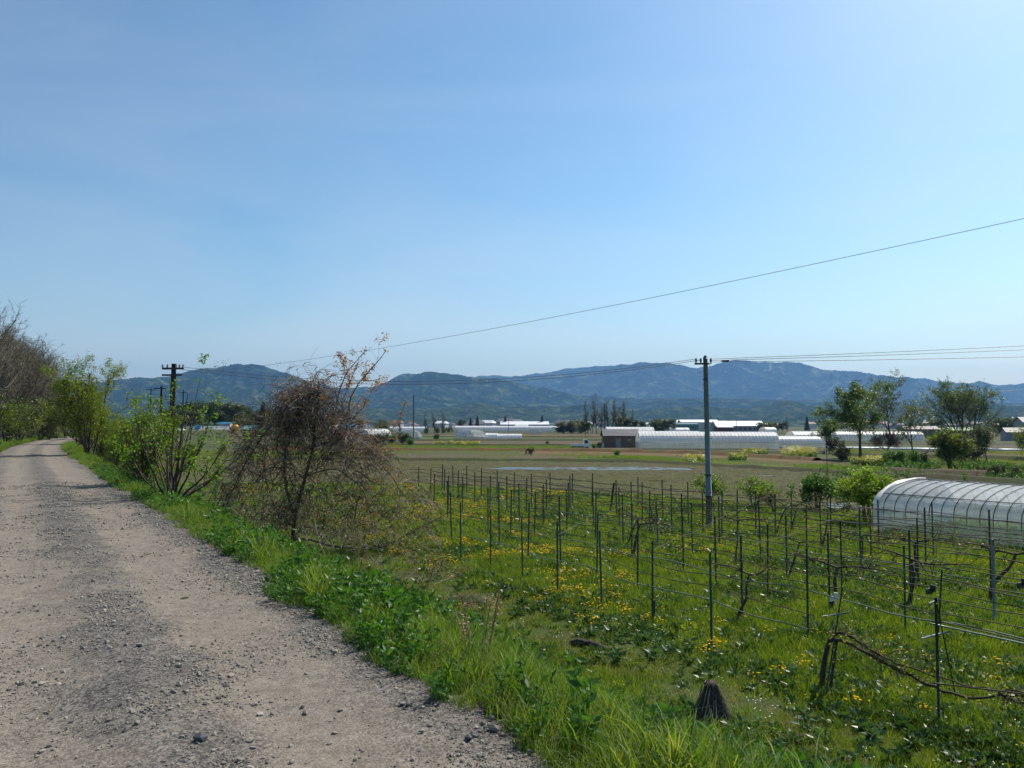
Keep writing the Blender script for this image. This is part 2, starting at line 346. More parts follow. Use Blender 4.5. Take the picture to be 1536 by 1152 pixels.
def ground_mat():
    m, nt, N, L, bs = base_mat('far_fields')
    g = N.new('ShaderNodeNewGeometry'); mp = N.new('ShaderNodeMapping'); mp.inputs['Scale'].default_value = (.012, .022, 1); mp.inputs['Rotation'].default_value = (0, 0, .12)
    v = N.new('ShaderNodeTexVoronoi'); v.inputs['Scale'].default_value = 1; v.distance = 'CHEBYCHEV'
    L.new(g.outputs['Position'], mp.inputs[0]); L.new(mp.outputs[0], v.inputs['Vector'])
    c = ramp(nt, v.outputs['Color'], [(.15, (.045, .07, .02)), (.35, (.10, .08, .045)), (.5, (.06, .09, .022)), (.7, (.12, .095, .06)), (.85, (.035, .055, .016))])
    n = noise(nt, .08, 6, .65); c = mix(nt, .35, c, ramp(nt, n, [(.35, (.035, .05, .016)), (.65, (.10, .09, .04))]))
    L.new(c, bs.inputs['Base Color']); bs.inputs['Roughness'].default_value = .95; bs.inputs['Specular IOR Level'].default_value = .1
    return m
M['ground'] = ground_mat()
def water_mat():
    m, nt, N, L, bs = base_mat('water'); bs.inputs['Base Color'].default_value = (.05, .05, .035, 1); bs.inputs['Roughness'].default_value = .3
    bs.inputs['Specular IOR Level'].default_value = .9
    n = noise(nt, 5, 5, .7); bump(nt, n, bs, .9, .06); return m
M['water'] = water_mat()
def mountain_mat(name, dark, mid, light, sc):
    m, nt, N, L, bs = base_mat(name)
    a = noise(nt, .0022*sc, 8, .72, dist=1.2); b = noise(nt, .009*sc, 7, .78); d = noise(nt, .05*sc, 3, .7)
    c = ramp(nt, a, [(.40, dark), (.50, mid), (.58, dark), (.66, light)])
    c = mix(nt, .5, c, ramp(nt, b, [(.38, dark), (.52, mid), (.66, light)]))
    c = mix(nt, 1.0, c, ramp(nt, d, [(.3, (.55,)*3), (.7, (1.4,)*3)]), 'MULTIPLY')
    L.new(c, bs.inputs['Base Color']); bs.inputs['Roughness'].default_value = 1; bs.inputs['Specular IOR Level'].default_value = 0
    bump(nt, b, bs, 1.0, 70); return m
M['mtn_near'] = mountain_mat('mtn_near', (.006, .022, .012), (.022, .055, .020), (.34, .38, .12), 1.)
M['mtn_far'] = mountain_mat('mtn_far', (.010, .03, .02), (.03, .06, .03), (.34, .38, .15), .8)
M['mtn_low'] = mountain_mat('mtn_low', (.010, .03, .014), (.06, .10, .03), (.34, .36, .15), 1.8)

# ------------------------------------------------------------------ the setting: ground, embankment, road, fields, mountains, haze
def sheet(name, mat, pts, z, kind='structure'):
    me = bpy.data.meshes.new(name); me.from_pydata([(float(p[0]), float(p[1]), z) for p in pts], [], [list(range(len(pts)))])
    me.materials.append(mat); o = link(name, me); o['kind'] = kind
    if me.polygons[0].normal.z < 0: me.flip_normals()
    return o
gx = np.concatenate([-np.geomspace(12500, 60, 24), np.linspace(-50, 50, 11), np.geomspace(60, 12500, 24)])
X, Y = np.meshgrid(gx, gx); tag(MB().grid(X, Y, X*0-.03).obj('ground', M['ground']), kind='structure')

# embankment that carries the road
sv = np.concatenate([np.arange(-14, 30, .22), np.arange(30, 90, .8), np.arange(90, 420, 4)])
qv = np.concatenate([np.linspace(-30, -5, 18), np.arange(-4.6, 9.0, .2)])
S, Q = np.meshgrid(sv, qv, indexing='ij'); X, Y = from_sq(S, Q)
rough = (fbm(X*1.6, Y*1.6, 4, 3)-.5)*.22 + (fbm(X*.35, Y*.35, 3, 5)-.5)*.3
wgt = np.clip((np.abs(Q-.45)-1.7)/.8, 0, 1)*np.clip((8.6-Q)/1.5, .15, 1)
Z = embank(S, Q) - .03*(np.abs(Q-.45) < 1.9) + rough*wgt
tag(MB().grid(X, Y, Z).obj('embankment', M['bank_soil']), kind='structure')
# gravel road
sv = np.concatenate([np.arange(-6, 14, .06), np.arange(14, 40, .25), np.arange(40, 420, 2)])
qv = np.linspace(0, 1, 54); S, Qn = np.meshgrid(sv, qv, indexing='ij')
er = 2.42 + (fbm(S*.9, S*0, 4, 11)-.5)*.34; el = -1.2 + (fbm(S*.8, S*0+5, 4, 12)-.5)*.4
Q = el + (er-el)*Qn; X, Y = from_sq(S, Q)
Zr = 2.7 + (fbm(X*3, Y*3, 4, 21)-.5)*.035 + (fbm(X*18, Y*18, 3, 22)-.5)*.014
Zr += .02*np.exp(-((Q-.72)/.3)**2) - .02*np.exp(-((Q-1.35)/.3)**2) - .02*np.exp(-((Q-.05)/.3)**2) - .07*(np.clip(Qn-.93, 0, 1)/.07)**2 - .07*(np.clip(.07-Qn, 0, 1)/.07)**2
tag(MB().grid(X, Y, Zr).obj('road', M['road'], uv=np.stack([Q.ravel(), S.ravel()], 1)), kind='structure')
def road_z(s, q):
    x, y = from_sq(s, q); return 2.7 + (fbm(x*3, y*3, 4, 21)-.5)*.035 + (fbm(x*18, y*18, 3, 22)-.5)*.014 + .02*np.exp(-((q-.72)/.3)**2) - .02*np.exp(-((q-1.35)/.3)**2) - .02*np.exp(-((q-.05)/.3)**2)
# vineyard ground
def vine_z(x, y): return (fbm(x*.8, y*.8, 4, 41)-.5)*.16 + .03
s_, q_ = np.meshgrid(np.arange(-6, 62, .3), np.arange(7.0, 40, .3), indexing='ij')
X, Y = from_sq(s_*1.0, q_); 
def vine_mask(x, y):   # 1 inside the vineyard, 0 beyond its far edge
    edge = np.interp(x, [-20, -6, 9, 16, 30], [62, 57, 47.5, 40, 34]); return np.clip((edge-y)/1.5, 0, 1)
Z = vine_z(X, Y)*vine_mask(X, Y) - .035*(1-vine_mask(X, Y))
tag(MB().grid(X, Y, Z).obj('vineyard_ground', M['vine_soil']), kind='structure')
# ploughed paddy, real clods and furrows
def world_poly(pp, z=0.0): return [atz(x, y, z) for x, y in pp]
nx, ny = 420, 300; U, V_ = np.meshgrid(np.linspace(0, 1, nx), np.linspace(0, 1, ny)**1.25, indexing='ij')
near = np.array([atz(x, y)[:2] for x, y in [(330, 716), (640, 727), (1000, 746), (1250, 764), (1420, 790)]]); far = np.array([atz(x, y)[:2] for x, y in [(330, 690), (700, 690.5), (950, 693), (1150, 703), (1420, 719)]])
def along(P, u): 
    t = np.linspace(0, 1, len(P)); return np.interp(u, t, P[:, 0]), np.interp(u, t, P[:, 1])
nX, nY = along(near, U); fX, fY = along(far, U); X = nX+(fX-nX)*V_; Y = nY+(fY-nY)*V_
ft = .07*np.sin(X*.16+Y*2.6+2*fbm(X*.1, Y*.1, 2, 5)) 
Z = .02 + ft*.55 + (fbm(X*1.5, Y*1.5, 4, 51)-.5)*.2 + .05*fbm(X*.2, Y*.2, 2, 52)
edge = np.minimum.reduce([U*20, (1-U)*20, V_*20, (1-V_)*20]).clip(0, 1); Z = Z*edge - .028*(1-edge)
cxw, cyw = atz(880, 703.3)[:2]
dip = np.exp(-(((X-cxw)/17)**4)) * np.exp(-(((Y-cyw)/3.2)**4)); Z -= dip*.05
tag(MB().grid(X, Y, Z).obj('paddy_field', M['paddy']), kind='structure')
wp = world_poly([(728, 703), (760, 701.2), (830, 700.7), (900, 701.3), (960, 700.3), (1010, 701), (1040, 704), (1030, 706.5), (960, 705.2), (900, 705.5), (830, 705), (760, 705)])
sheet('water', M['water'], wp, .03)
wp = world_poly([(1115, 712.5), (1180, 713), (1200, 716), (1140, 716)]); sheet('water', M['water'], wp, .03)
wp = world_poly([(1225, 757), (1275, 756), (1300, 762), (1250, 764)]); sheet('water', M['water'], wp, .06)
bands = [  # name, material, photo outline of the patch, level
 ('field', 'field_green', [(100, 690), (330, 690), (950, 693), (1150, 703), (1420, 719), (1700, 740), (1700, 676), (1000, 676), (560, 674), (100, 672)], 1),
 ('field', 'earth_brown', [(560, 689), (950, 691.5), (1060, 696), (1060, 688), (880, 683), (560, 681)], 2),
 ('field', 'field_bright', [(860, 690), (960, 692), (1060, 698), (1200, 706), (1330, 712), (1330, 706), (1180, 698), (1020, 688), (870, 684)], 3),
 ('field', 'earth_red', [(780, 681), (1040, 685), (1200, 694), (1260, 694), (1180, 684), (1040, 679), (790, 676.5)], 4),
 ('field', 'earth_brown', [(1060, 709), (1290, 722), (1350, 722), (1290, 711), (1130, 703)], 5),
 ('field', 'earth_brown', [(1150, 697), (1320, 705), (1340, 701), (1200, 692)], 6),
 ('field', 'field_dark', [(1230, 704), (1700, 740), (1700, 712), (1330, 700)], 7),
 ('field', 'earth_brown', [(1330, 713), (1560, 724), (1560, 717), (1350, 708)], 8),
 ('field', 'field_green', [(560, 674.5), (870, 675), (870, 668), (560, 667.5)], 3),
 ('field', 'earth_red', [(600, 664.5), (730, 664.5), (730, 661.5), (610, 661.5)], 4),
 ('field', 'earth_brown', [(720, 667), (900, 667), (905, 661), (720, 661.5)], 5),
 ('field', 'field_green', [(560, 661), (905, 661), (905, 656), (560, 656)], 6),
 ('field', 'earth_brown', [(730, 655.8), (905, 656), (905, 651), (730, 651)], 7),
 ('field', 'earth_red', [(730, 653.6), (905, 653.8), (905, 652.2), (730, 652.2)], 8),
 ('field', 'field_dark', [(560, 651), (905, 651), (905, 645.5), (560, 645.5)], 9),
 ('field', 'field_bright', [(620, 658), (690, 658), (690, 654), (620, 654)], 10),
 ('field', 'field_green', [(1230, 690), (1700, 706), (1700, 660), (1230, 660)], 10),
 ('field', 'earth_brown', [(1340, 682), (1640, 690), (1640, 678), (1350, 675)], 11),
 ('field', 'earth_brown', [(1480, 671), (1640, 673), (1640, 668), (1480, 667)], 12),
 ('field', 'field_dark', [(1230, 668), (1700, 668), (1700, 664), (1230, 664)], 13),
]
for n_, m_, pp, lv in bands: sheet(n_, M[m_], world_poly(pp), -.026 + lv*.004)
for pp in ([(1255, 671.5), (1330, 672.3), (1330, 674.2), (1255, 673.2)], [(1345, 673), (1420, 674), (1420, 675.6), (1350, 674.8)], [(1430, 673), (1468, 673.5), (1468, 676), (1430, 675.5)], [(1490, 674.5), (1518, 675), (1516, 676.5), (1490, 676)]):
    o = MB(); P = np.array(world_poly(pp)); c = P.mean(0); o.box((c[0], c[1], .12), (np.ptp(P[:, 0]), np.ptp(P[:, 1])*.6, .24)); o = o.obj('mulch_film', M['film_strip'])
    tag(o, 'white plastic strip on the field, %s' % {1292: 'under the tallest field tree', 1383: 'between the big field trees', 1449: 'at the foot of the multi stemmed tree'}.get(int(np.mean([p[0] for p in pp])), 'right of the multi stemmed tree'), 'mulch film')
def dyke(pp, h=.38, w_=.9, mat='field_dark'):
    P = np.array([atz(*p) for p in pp]); t = np.concatenate([[0], np.cumsum(np.linalg.norm(np.diff(P, axis=0), axis=1))]); u = np.arange(0, t[-1], .7)
    Q = np.stack([np.interp(u, t, P[:, c]) for c in range(2)], 1); T = np.gradient(Q, axis=0); T /= np.linalg.norm(T, axis=1, keepdims=True); Nn = np.stack([-T[:, 1], T[:, 0]], 1)
    o = np.array([-1.6, -.9, -.45, 0, .45, .9, 1.6])*w_; zz = np.array([-.2, .12, .8, 1., .8, .12, -.2])*h
    X = Q[:, :1]+Nn[:, :1]*o; Y = Q[:, 1:]+Nn[:, 1:]*o; Z = zz[None]*(.7+.7*fbm(X*.5, Y*.5, 3, 7)) - .02; tag(MB().grid(X, Y, Z).obj('dyke', M[mat]), kind='structure')
dyke([(380, 691), (560, 690.5), (950, 693.5), (1060, 699), (1180, 706), (1340, 715), (1560, 727)]); dyke([(400, 675), (560, 675), (870, 676.5), (1040, 680.5), (1230, 691)], .45, .9, 'earth_red')
dyke([(560, 668), (900, 669)], .4); dyke([(1330, 708), (1560, 719)], .5, 1., 'earth_brown'); dyke([(1040, 678.5), (1240, 681)], .4, 1.2); dyke([(560, 661), (905, 661)], .45, 1.5); dyke([(620, 656), (905, 656)], .5, 1.8); dyke([(1250, 684), (1560, 690)], .5, 1.2)
dyke([(600, 715), (1000, 722), (1250, 735), (1330, 741)], .14, .5, 'paddy')
# mountains as polar height fields; each column is fitted to the ridge line seen in the photograph
def mountains(name, mat, prof, R0, Rc, R1, sc, seed, rough_amt=.55, xr=(-900, 2400), ncol=1300, nrow=170):
    px = np.linspace(xr[0], xr[1], ncol); a = np.arctan2(px-768, 1200.0)
    P = np.interp(px, [p[0] for p in prof], [p[1] for p in prof]) + (fbm(px/16, px*0+seed, 4, seed)-.5)*4.5*np.clip((630-np.interp(px, [p[0] for p in prof], [p[1] for p in prof]))/40, 0, 1)
    hz = (638-P)/1200.0*np.cos(a)                      # tangent of the elevation along that azimuth
    r = np.linspace(R0, R1, nrow); A, Rr = np.meshgrid(a, r, indexing='ij')
    X, Y = Rr*np.sin(A), Rr*np.cos(A)
    wx = (fbm(X/sc*.6, Y/sc*.6, 3, seed+9)-.5)*1.4; wy = (fbm(X/sc*.6+40, Y/sc*.6, 3, seed+19)-.5)*1.4
    n = fbm(X/sc+wx, Y/sc+wy, 6, seed, .46, ridged=True)
    t = np.clip((Rr-R0)/(Rc-R0), 0, 1); g = t**1.25; back = np.clip((R1-Rr)/(R1-Rc), 0, 1)**.8; g = np.where(Rr > Rc, back, g)
    soft = 1-.6*np.clip((np.minimum(t, back)-.6)/.32, 0, 1)
    sh = g*(1-rough_amt*.6) + rough_amt*soft*g**.45*(n-.42)*1.7*np.clip(t*6, 0, 1); sh = np.maximum(sh, 0)
    for _ in range(3):
        el = (sh*Rr/Rc).max(1) if False else (sh*Rc/Rr).max(1)
        sm = np.convolve(np.pad(el, 1, 'edge'), np.ones(3)/3, 'valid'); sh = sh/sm[:, None]
    Z = sh*(hz*Rc)[:, None] + EYE*g - 3*(1-np.clip(t*8, 0, 1))
    Z += (fbm(X/55, Y/55, 2, seed+3)-.5)*6*np.clip(g*3, 0, 1)
    o = MB().grid(X, Y, Z); v = np.concatenate(o.V)
    o = o.obj(name, mat); tag(o, kind='structure')
    if o.data.polygons[0].normal.z < 0: o.data.flip_normals()
    return o
near_prof = [(-900, 590), (-300, 585), (0, 590), (110, 580), (180, 569), (200, 566), (240, 566), (252, 565), (262, 560), (300, 553), (320, 551), (345, 547), (375, 545), (395, 547), (410, 553), (430, 559), (450, 568), (470, 574), (500, 580), (540, 582), (560, 580), (580, 573), (600, 563), (620, 560), (650, 557), (665, 558), (690, 563), (705, 565), (740, 566), (790, 576), (850, 590), (950, 598), (1100, 596), (1250, 604), (1400, 600), (1536, 606), (2400, 600)]
far_prof = [(-900, 600), (300, 600), (560, 590), (640, 575), (700, 567), (740, 562), (760, 566), (790, 562), (840, 555), (870, 551), (920, 549), (965, 543), (1000, 544), (1020, 548), (1045, 551), (1060, 551), (1090, 541), (1105, 538), (1120, 540), (1150, 543), (1180, 542), (1200, 544), (1230, 552), (1250, 556), (1270, 555), (1290, 557), (1320, 562), (1345, 566), (1370, 566), (1395, 569), (1410, 572), (1440, 575), (1470, 573), (1500, 577), (1536, 576), (1800, 586), (2400, 590)]
low_prof = [(-900, 625), (200, 622), (480, 617), (560, 612), (640, 614), (720, 604), (760, 612), (840, 610), (880, 606), (960, 613), (1040, 609), (1120, 612), (1180, 600), (1240, 612), (1330, 606), (1420, 611), (1536, 608), (2400, 612)]
mountains('mountains', M['mtn_near'], near_prof, 4200, 6600, 8200, 1100, 61, .62)
mountains('mountains', M['mtn_far'], far_prof, 7000, 10200, 11800, 1600, 71, .6, xr=(-700, 2300))
mountains('hills', M['mtn_low'], low_prof, 2900, 4300, 5600, 520, 81, .65, nrow=140)

hz = MB().box((0, 1000-1000, 449.0), (25600, 25600, 902.0)).obj('haze', [], smooth=False); hz['kind'] = 'stuff'
hm = bpy.data.materials.new('haze'); hm.use_nodes = True; hn = hm.node_tree; hn.nodes.clear()
ho = hn.nodes.new('ShaderNodeOutputMaterial'); hv = hn.nodes.new('ShaderNodeVolumePrincipled')
hv.inputs['Color'].default_value = (.22, .45, .86, 1); hv.inputs['Density'].default_value = HAZE_DENSITY; hv.inputs['Anisotropy'].default_value = .25
hn.links.new(hv.outputs[0], ho.inputs['Volume']); hz.data.materials.append(hm)

# ------------------------------------------------------------------ scatter (uncountable growth and gravel only)
def proto(name, mb, mats): return bpy.data.objects.new(name, mb.mesh(name, mats))
def scatter(name, P, scl, var, protos, rot=None, zrot=True, tilt=.15, label=None, cat=None, sclz=None):
    n = len(P); me = bpy.data.meshes.new(name); me.vertices.add(n); me.vertices.foreach_set('co', np.asarray(P, np.float32).ravel())
    if rot is None: rot = np.stack([rng.normal(0, tilt, n), rng.normal(0, tilt, n), rng.uniform(0, 2*math.pi, n)], 1)
    sc = np.repeat(np.asarray(scl, np.float32)[:, None], 3, 1)
    if sclz is not None: sc[:, 2] *= sclz
    for nm, tp, arr in (('rot', 'FLOAT_VECTOR', rot), ('scl', 'FLOAT_VECTOR', sc)):
        me.attributes.new(nm, tp, 'POINT').data.foreach_set('vector', np.asarray(arr, np.float32).ravel())
    me.attributes.new('var', 'INT', 'POINT').data.foreach_set('value', np.asarray(var, np.int32))
    me.update(); o = link(name, me)
    g = bpy.data.node_groups.new(name, 'GeometryNodeTree')
    g.interface.new_socket('Geometry', in_out='INPUT', socket_type='NodeSocketGeometry'); g.interface.new_socket('Geometry', in_out='OUTPUT', socket_type='NodeSocketGeometry')
    gi, go = g.nodes.new('NodeGroupInput'), g.nodes.new('NodeGroupOutput'); jn = g.nodes.new('GeometryNodeJoinGeometry')
    def attr(nm, tp):
        a = g.nodes.new('GeometryNodeInputNamedAttribute'); a.data_type = tp; a.inputs[0].default_value = nm; return a.outputs[0]
    ar, as_, av = attr('rot', 'FLOAT_VECTOR'), attr('scl', 'FLOAT_VECTOR'), attr('var', 'INT')
    for k, pr in enumerate(protos):
        ip = g.nodes.new('GeometryNodeInstanceOnPoints'); oi = g.nodes.new('GeometryNodeObjectInfo'); oi.inputs[0].default_value = pr
        cp = g.nodes.new('FunctionNodeCompare'); cp.data_type = 'INT'; cp.operation = 'EQUAL'
        ia = [s for s in cp.inputs if s.type == 'INT']; g.links.new(av, ia[0]); ia[1].default_value = k
        g.links.new(cp.outputs[0], ip.inputs['Selection']); g.links.new(gi.outputs[0], ip.inputs['Points'])
        g.links.new(oi.outputs['Geometry'], ip.inputs['Instance']); g.links.new(ar, ip.inputs['Rotation']); g.links.new(as_, ip.inputs['Scale'])
        g.links.new(ip.outputs[0], jn.inputs[0])
    g.links.new(jn.outputs[0], go.inputs[0]); md = o.modifiers.new('scatter', 'NODES'); md.node_group = g
    o['kind'] = 'stuff'
    if label: o['label'] = label
    if cat: o['category'] = cat
    return o
def blades(n, r, h0, h1, w, lean=.5, seed=0, curl=.5, K=4):
    g = np.random.default_rng(seed); mb = MB(); a = g.uniform(0, 6.28, n); rr = r*np.sqrt(g.uniform(0, 1, n)); b = np.stack([np.cos(a)*rr, np.sin(a)*rr, 0*a-.03], 1)
    h = g.uniform(h0, h1, n); la = g.uniform(0, 6.28, n); ld = np.stack([np.cos(la), np.sin(la)], 1)*(g.uniform(.1, 1, n)*lean)[:, None]
    t = np.linspace(0, 1, K)[None, :, None]
    P = np.zeros((n, K, 3)); P[:, :, :2] = b[:, None, :2] + ld[:, None]*h[:, None, None]*t**1.8; P[:, :, 2:] = b[:, None, 2:] + h[:, None, None]*(t - curl*t**3*np.linalg.norm(ld, axis=1)[:, None, None])
    sd = np.stack([-ld[:, 1], ld[:, 0], 0*a], 1) + g.normal(0, .3, (n, 3))*[1, 1, 0]; sd /= np.linalg.norm(sd, axis=1, keepdims=True)+1e-9
    W = w*(1-t**1.6*.92)*g.uniform(.6, 1.3, n)[:, None, None]
    V = np.stack([P-sd[:, None]*W/2, P+sd[:, None]*W/2], 2).reshape(-1, 3)
    base = (np.arange(n)*K*2)[:, None]+(np.arange(K-1)*2)[None]; F = np.stack([base, base+1, base+3, base+2], -1).reshape(-1, 4)
    return mb.add(V, F)
def clump(n, r, h, size, seed, stems=True, aspect=.45, up=.25):
    g = np.random.default_rng(seed); mb = MB()
    ns = max(3, n//9); a = g.uniform(0, 6.28, ns); tip = np.stack([np.cos(a)*r*g.uniform(.2, 1, ns), np.sin(a)*r*g.uniform(.2, 1, ns), h*g.uniform(.5, 1.1, ns)], 1)
    b = tip*[.15, .15, 0]; t = np.linspace(0, 1, 4)[None, :, None]; P = b[:, None]*(1-t)+tip[:, None]*t
    if stems: mb.tubes(P, np.repeat(np.linspace(.004, .002, 4)[None], ns, 0), 3)
    k = g.integers(0, ns, n); f = g.uniform(.2, 1, n)[:, None]; L = b[k]*(1-f)+tip[k]*f + g.normal(0, r*.08, (n, 3)); L[:, 2] = np.maximum(L[:, 2], .01)
    mb.leaves(L, size, rg=g, up=up, aspect=aspect); return mb
pg_short = [proto('grass_tuft', blades(34, .15, .06, .20, .007, .6, s, K=3), M['grass_short']) for s in range(3)]
pg_path = [proto('path_tuft', blades(34, .14, .04, .13, .006, .7, s+10, K=3), M['grass_path']) for s in range(2)]
pg_tall = [proto('tall_tuft', blades(30, .10, .12, .36, .008, .85, s+20, .55, K=5), M['grass_verge']) for s in range(3)]
pg_blade = [proto('blade_tuft', blades(16, .06, .3, .6, .014, .7, s+30, .6, K=6), M['grass_verge']) for s in range(2)]
pg_broad = [proto('leafy_weed', clump(46, .17, .24, .075, s+40, aspect=.42, up=.3), M['broad']) for s in range(3)]
pg_ros = [proto('rosette', clump(16, .13, .07, .12, s+50, False, .42, .55), M['broad_sheen']) for s in range(3)]
pg_clov = [proto('clover', clump(60, .16, .09, .032, s+60, False, .9, .4), M['grass_short']) for s in range(2)]
pg_straw = [proto('straw', blades(22, .14, .04, .30, .005, 1.9, s+70, .9, K=4), M['straw']) for s in range(2)]
def fl(seed, mat, n=7, hh=.1, r=.15, sz=.022):
    g = np.random.default_rng(seed); mb = MB()
    for i in range(n):
        c = np.array([g.uniform(-r, r), g.uniform(-r, r), g.uniform(hh*.6, hh*1.4)]); k = 7; a = np.arange(k)*2*math.pi/k
        V = np.stack([np.cos(a)*sz, np.sin(a)*sz, np.zeros(k)+g.uniform(-.004, .004, k)], 1); V = np.concatenate([V, [[0, 0, .008]]]) + c
        mb.add(V, [[j, (j+1) % k, k] for j in range(k)])
        mb.tubes(np.array([[c[0], c[1], -.02], c]), np.array([.0015, .0015]), 3)
    return mb
pg_dan = [proto('dandelion', fl(s+80, None), M['dandelion']) for s in range(2)]
pg_wfl = [proto('white_bloom', fl(s+85, None, 6, .12, .14, .011), M['white_flower']) for s in range(1)]
def rock(seed, flat=.65):
    import bmesh
    bm = bmesh.new(); bmesh.ops.create_icosphere(bm, subdivisions=1, radius=.5); g = np.random.default_rng(seed)
    V = np.array([v.co[:] for v in bm.verts]); V *= g.uniform(.65, 1.2, (len(V), 1)); V *= [1, g.uniform(.6, .9), flat]
    F = [[v.index for v in f.verts] for f in bm.faces]; bm.free(); return MB().add(V, F)
def rproto(s, mat):
    mb = rock(s); me = mb.mesh('pebble', mat, smooth=False); return bpy.data.objects.new('pebble', me)
pg_rock = [rproto(s, M['stone']) for s in range(5)]

# -- gravel
def sample_sq(n, s0, s1, q0, q1, power=1.0):
    s = s0 + (s1-s0)*rng.uniform(0, 1, n)**power; return s, rng.uniform(q0, q1, n)
s, q = sample_sq(380000, 2.2, 26, -1.0, 2.42, 1.9)
dens = .16 + .9*np.exp(-((q-.72+(fbm(s*.5, s*0, 3, 91)-.5)*.5)/.26)**2) + .9*np.clip((q-1.75)/.25, 0, 1) + .5*np.exp(-((q+.7)/.3)**2)
pp = fbm(s*1.2, q*1.6, 4, 92); dens *= np.clip((pp-.40)*6, .12, 1.6)
k = rng.uniform(0, 1, len(s)) < dens; s, q = s[k], q[k]; x, y = from_sq(s, q)
sz = np.clip(rng.lognormal(math.log(.0095), .55, len(s)), .005, .055)*(1+np.clip(s-6, 0, 16)*.03); z = road_z(s, q)+sz*.12 - .05*np.clip((q-2.3)/.12, 0, 1)
scatter('gravel', np.stack([x, y, z], 1), sz, rng.integers(0, 5, len(s)), pg_rock, tilt=.25, label='loose grey gravel lying on the farm road', cat='gravel')
# -- verge and bank plants (right of the road)
def bank_z(s, q):
    x, y = from_sq(s, q); w = np.clip((np.abs(q-.45)-1.7)/.8, 0, 1)*np.clip((8.6-q)/1.5, .15, 1)
    return np.maximum(embank(s, q) + ((fbm(x*1.6, y*1.6, 4, 3)-.5)*.22 + (fbm(x*.35, y*.35, 3, 5)-.5)*.3)*w, -.02)
def bank_pts(n, s0, s1, q0, q1, power=1.5, dn=None, edge=True):
    s, q = sample_sq(n, s0, s1, q0, q1, power)
    if edge:
        e = 2.2 + (fbm(s*.9, s*0, 4, 11)-.5)*.34 + (fbm(s*1.6, s*0, 3, 77)-.5)*.45; k = q > e; s, q = s[k], q[k]
    if dn is not None:
        k = rng.uniform(0, 1, len(s)) < dn(s, q); s, q = s[k], q[k]
    x, y = from_sq(s, q); return np.stack([x, y, bank_z(s, q)], 1), s, q
nz = lambda s, q, f, sd: fbm(s*f, q*f, 3, sd)
P, s, q = bank_pts(30000, 2, 75, 1.85, 8.2, 1.8, lambda s, q: np.clip((nz(s, q, .9, 101)-.36)*6, .25, 1))
scatter('verge_grass', P, rng.uniform(.7, 1.15, len(P))*np.interp(s, [0, 20, 75], [.9, 1.0, 1.9])*np.interp(q, [2.0, 2.7], [.45, 1]), rng.integers(0, 3, len(P)), pg_tall, tilt=.2, label='lush bright green grass along the road edge and down the bank', cat='grass')
P, s, q = bank_pts(2600, 2, 30, 2.25, 6, 1.6, lambda s, q: np.clip((nz(s, q, .8, 102)-.52)*10, 0, 1))
scatter('blade_grass', P, rng.uniform(.6, .95, len(P)), rng.integers(0, 2, len(P)), pg_blade, tilt=.15, label='long bladed grass clumps standing on the bank crest', cat='grass')
P, s, q = bank_pts(13000, 2, 34, 1.85, 7.5, 1.5, lambda s, q: np.clip((nz(s, q, .7, 103)-.44)*8, .05, 1))
scatter('leafy_weeds', P, rng.uniform(.6, 1.3, len(P))*np.interp(q, [2.0, 2.7], [.45, 1]), rng.integers(0, 3, len(P)), pg_broad, tilt=.15, label='leafy green weeds growing thick along the gravel edge', cat='weeds')
P, s, q = bank_pts(1500, 2, 40, 2.6, 8, 1.4, lambda s, q: np.clip((nz(s, q, .9, 104)-.55)*10, 0, 1))
scatter('dry_straw', P, rng.uniform(.8, 1.5, len(P)), rng.integers(0, 2, len(P)), pg_straw, tilt=.3, label='dry straw lying among the bank grass', cat='straw')
# left verge
s, q = sample_sq(9000, 30, 170, -4.6, -1.0, 1.1); k = q < -1.25+(fbm(s*.8, s*0+5, 4, 12)-.5)*.5; s, q = s[k], q[k]; x, y = from_sq(s, q)
scatter('roadside_grass', np.stack([x, y, bank_z(s, q)], 1), rng.uniform(.8, 1.6, len(s)), rng.integers(0, 3, len(s)), pg_tall, label='green grass strip along the far left road edge', cat='grass')
# -- vineyard floor
def vine_pts(n, dn, y0=9.2, y1=58, power=1.7):
    Yv = y0+(y1-y0)*rng.uniform(0, 1, n)**power; Xv = rng.uniform(-.42, .95, n)*Yv
    s, q = to_sq(Xv, Yv); k = (q > 7.3) & (vine_mask(Xv, Yv) > .3) & (rng.uniform(0, 1, n) < dn(Xv, Yv, q)); Xv, Yv = Xv[k], Yv[k]
    return np.stack([Xv, Yv, vine_z(Xv, Yv)-.01], 1), Yv, q[k]
pathw = lambda q: np.exp(-((q-9.6)/1.15)**4)
grow_s = lambda Y: np.interp(Y, [9, 20, 58], [.95, 1.3, 2.6])
P, Yv, q = vine_pts(96000, lambda x, y, q: (1-.9*pathw(q))*np.clip((fbm(x*.5, y*.5, 3, 111)-.3)*5, .35, 1))
scatter('meadow_grass', P, rng.uniform(.75, 1.45, len(P))*grow_s(Yv), rng.integers(0, 3, len(P)), pg_short, tilt=.2, label='green meadow grass covering the vineyard floor', cat='grass', sclz=np.interp(Yv, [9, 58], [1, .6]))
P, Yv, q = vine_pts(65000, lambda x, y, q: .9*pathw(q)*np.clip((fbm(x*.7, y*.7, 3, 112)-.34)*6, .15, 1), 9.2, 34)
scatter('path_grass', P, rng.uniform(.7, 1.2, len(P))*grow_s(Yv), rng.integers(0, 2, len(P)), pg_path, tilt=.2, label='short yellowish grass of the mown path below the bank', cat='grass', sclz=.8)
P, Yv, q = vine_pts(27000, lambda x, y, q: (1-.8*pathw(q))*np.clip((fbm(x*.55, y*.55, 4, 113)-.46)*9, .08, 1)+.5*np.exp(-((q-10.9)/.7)**2))
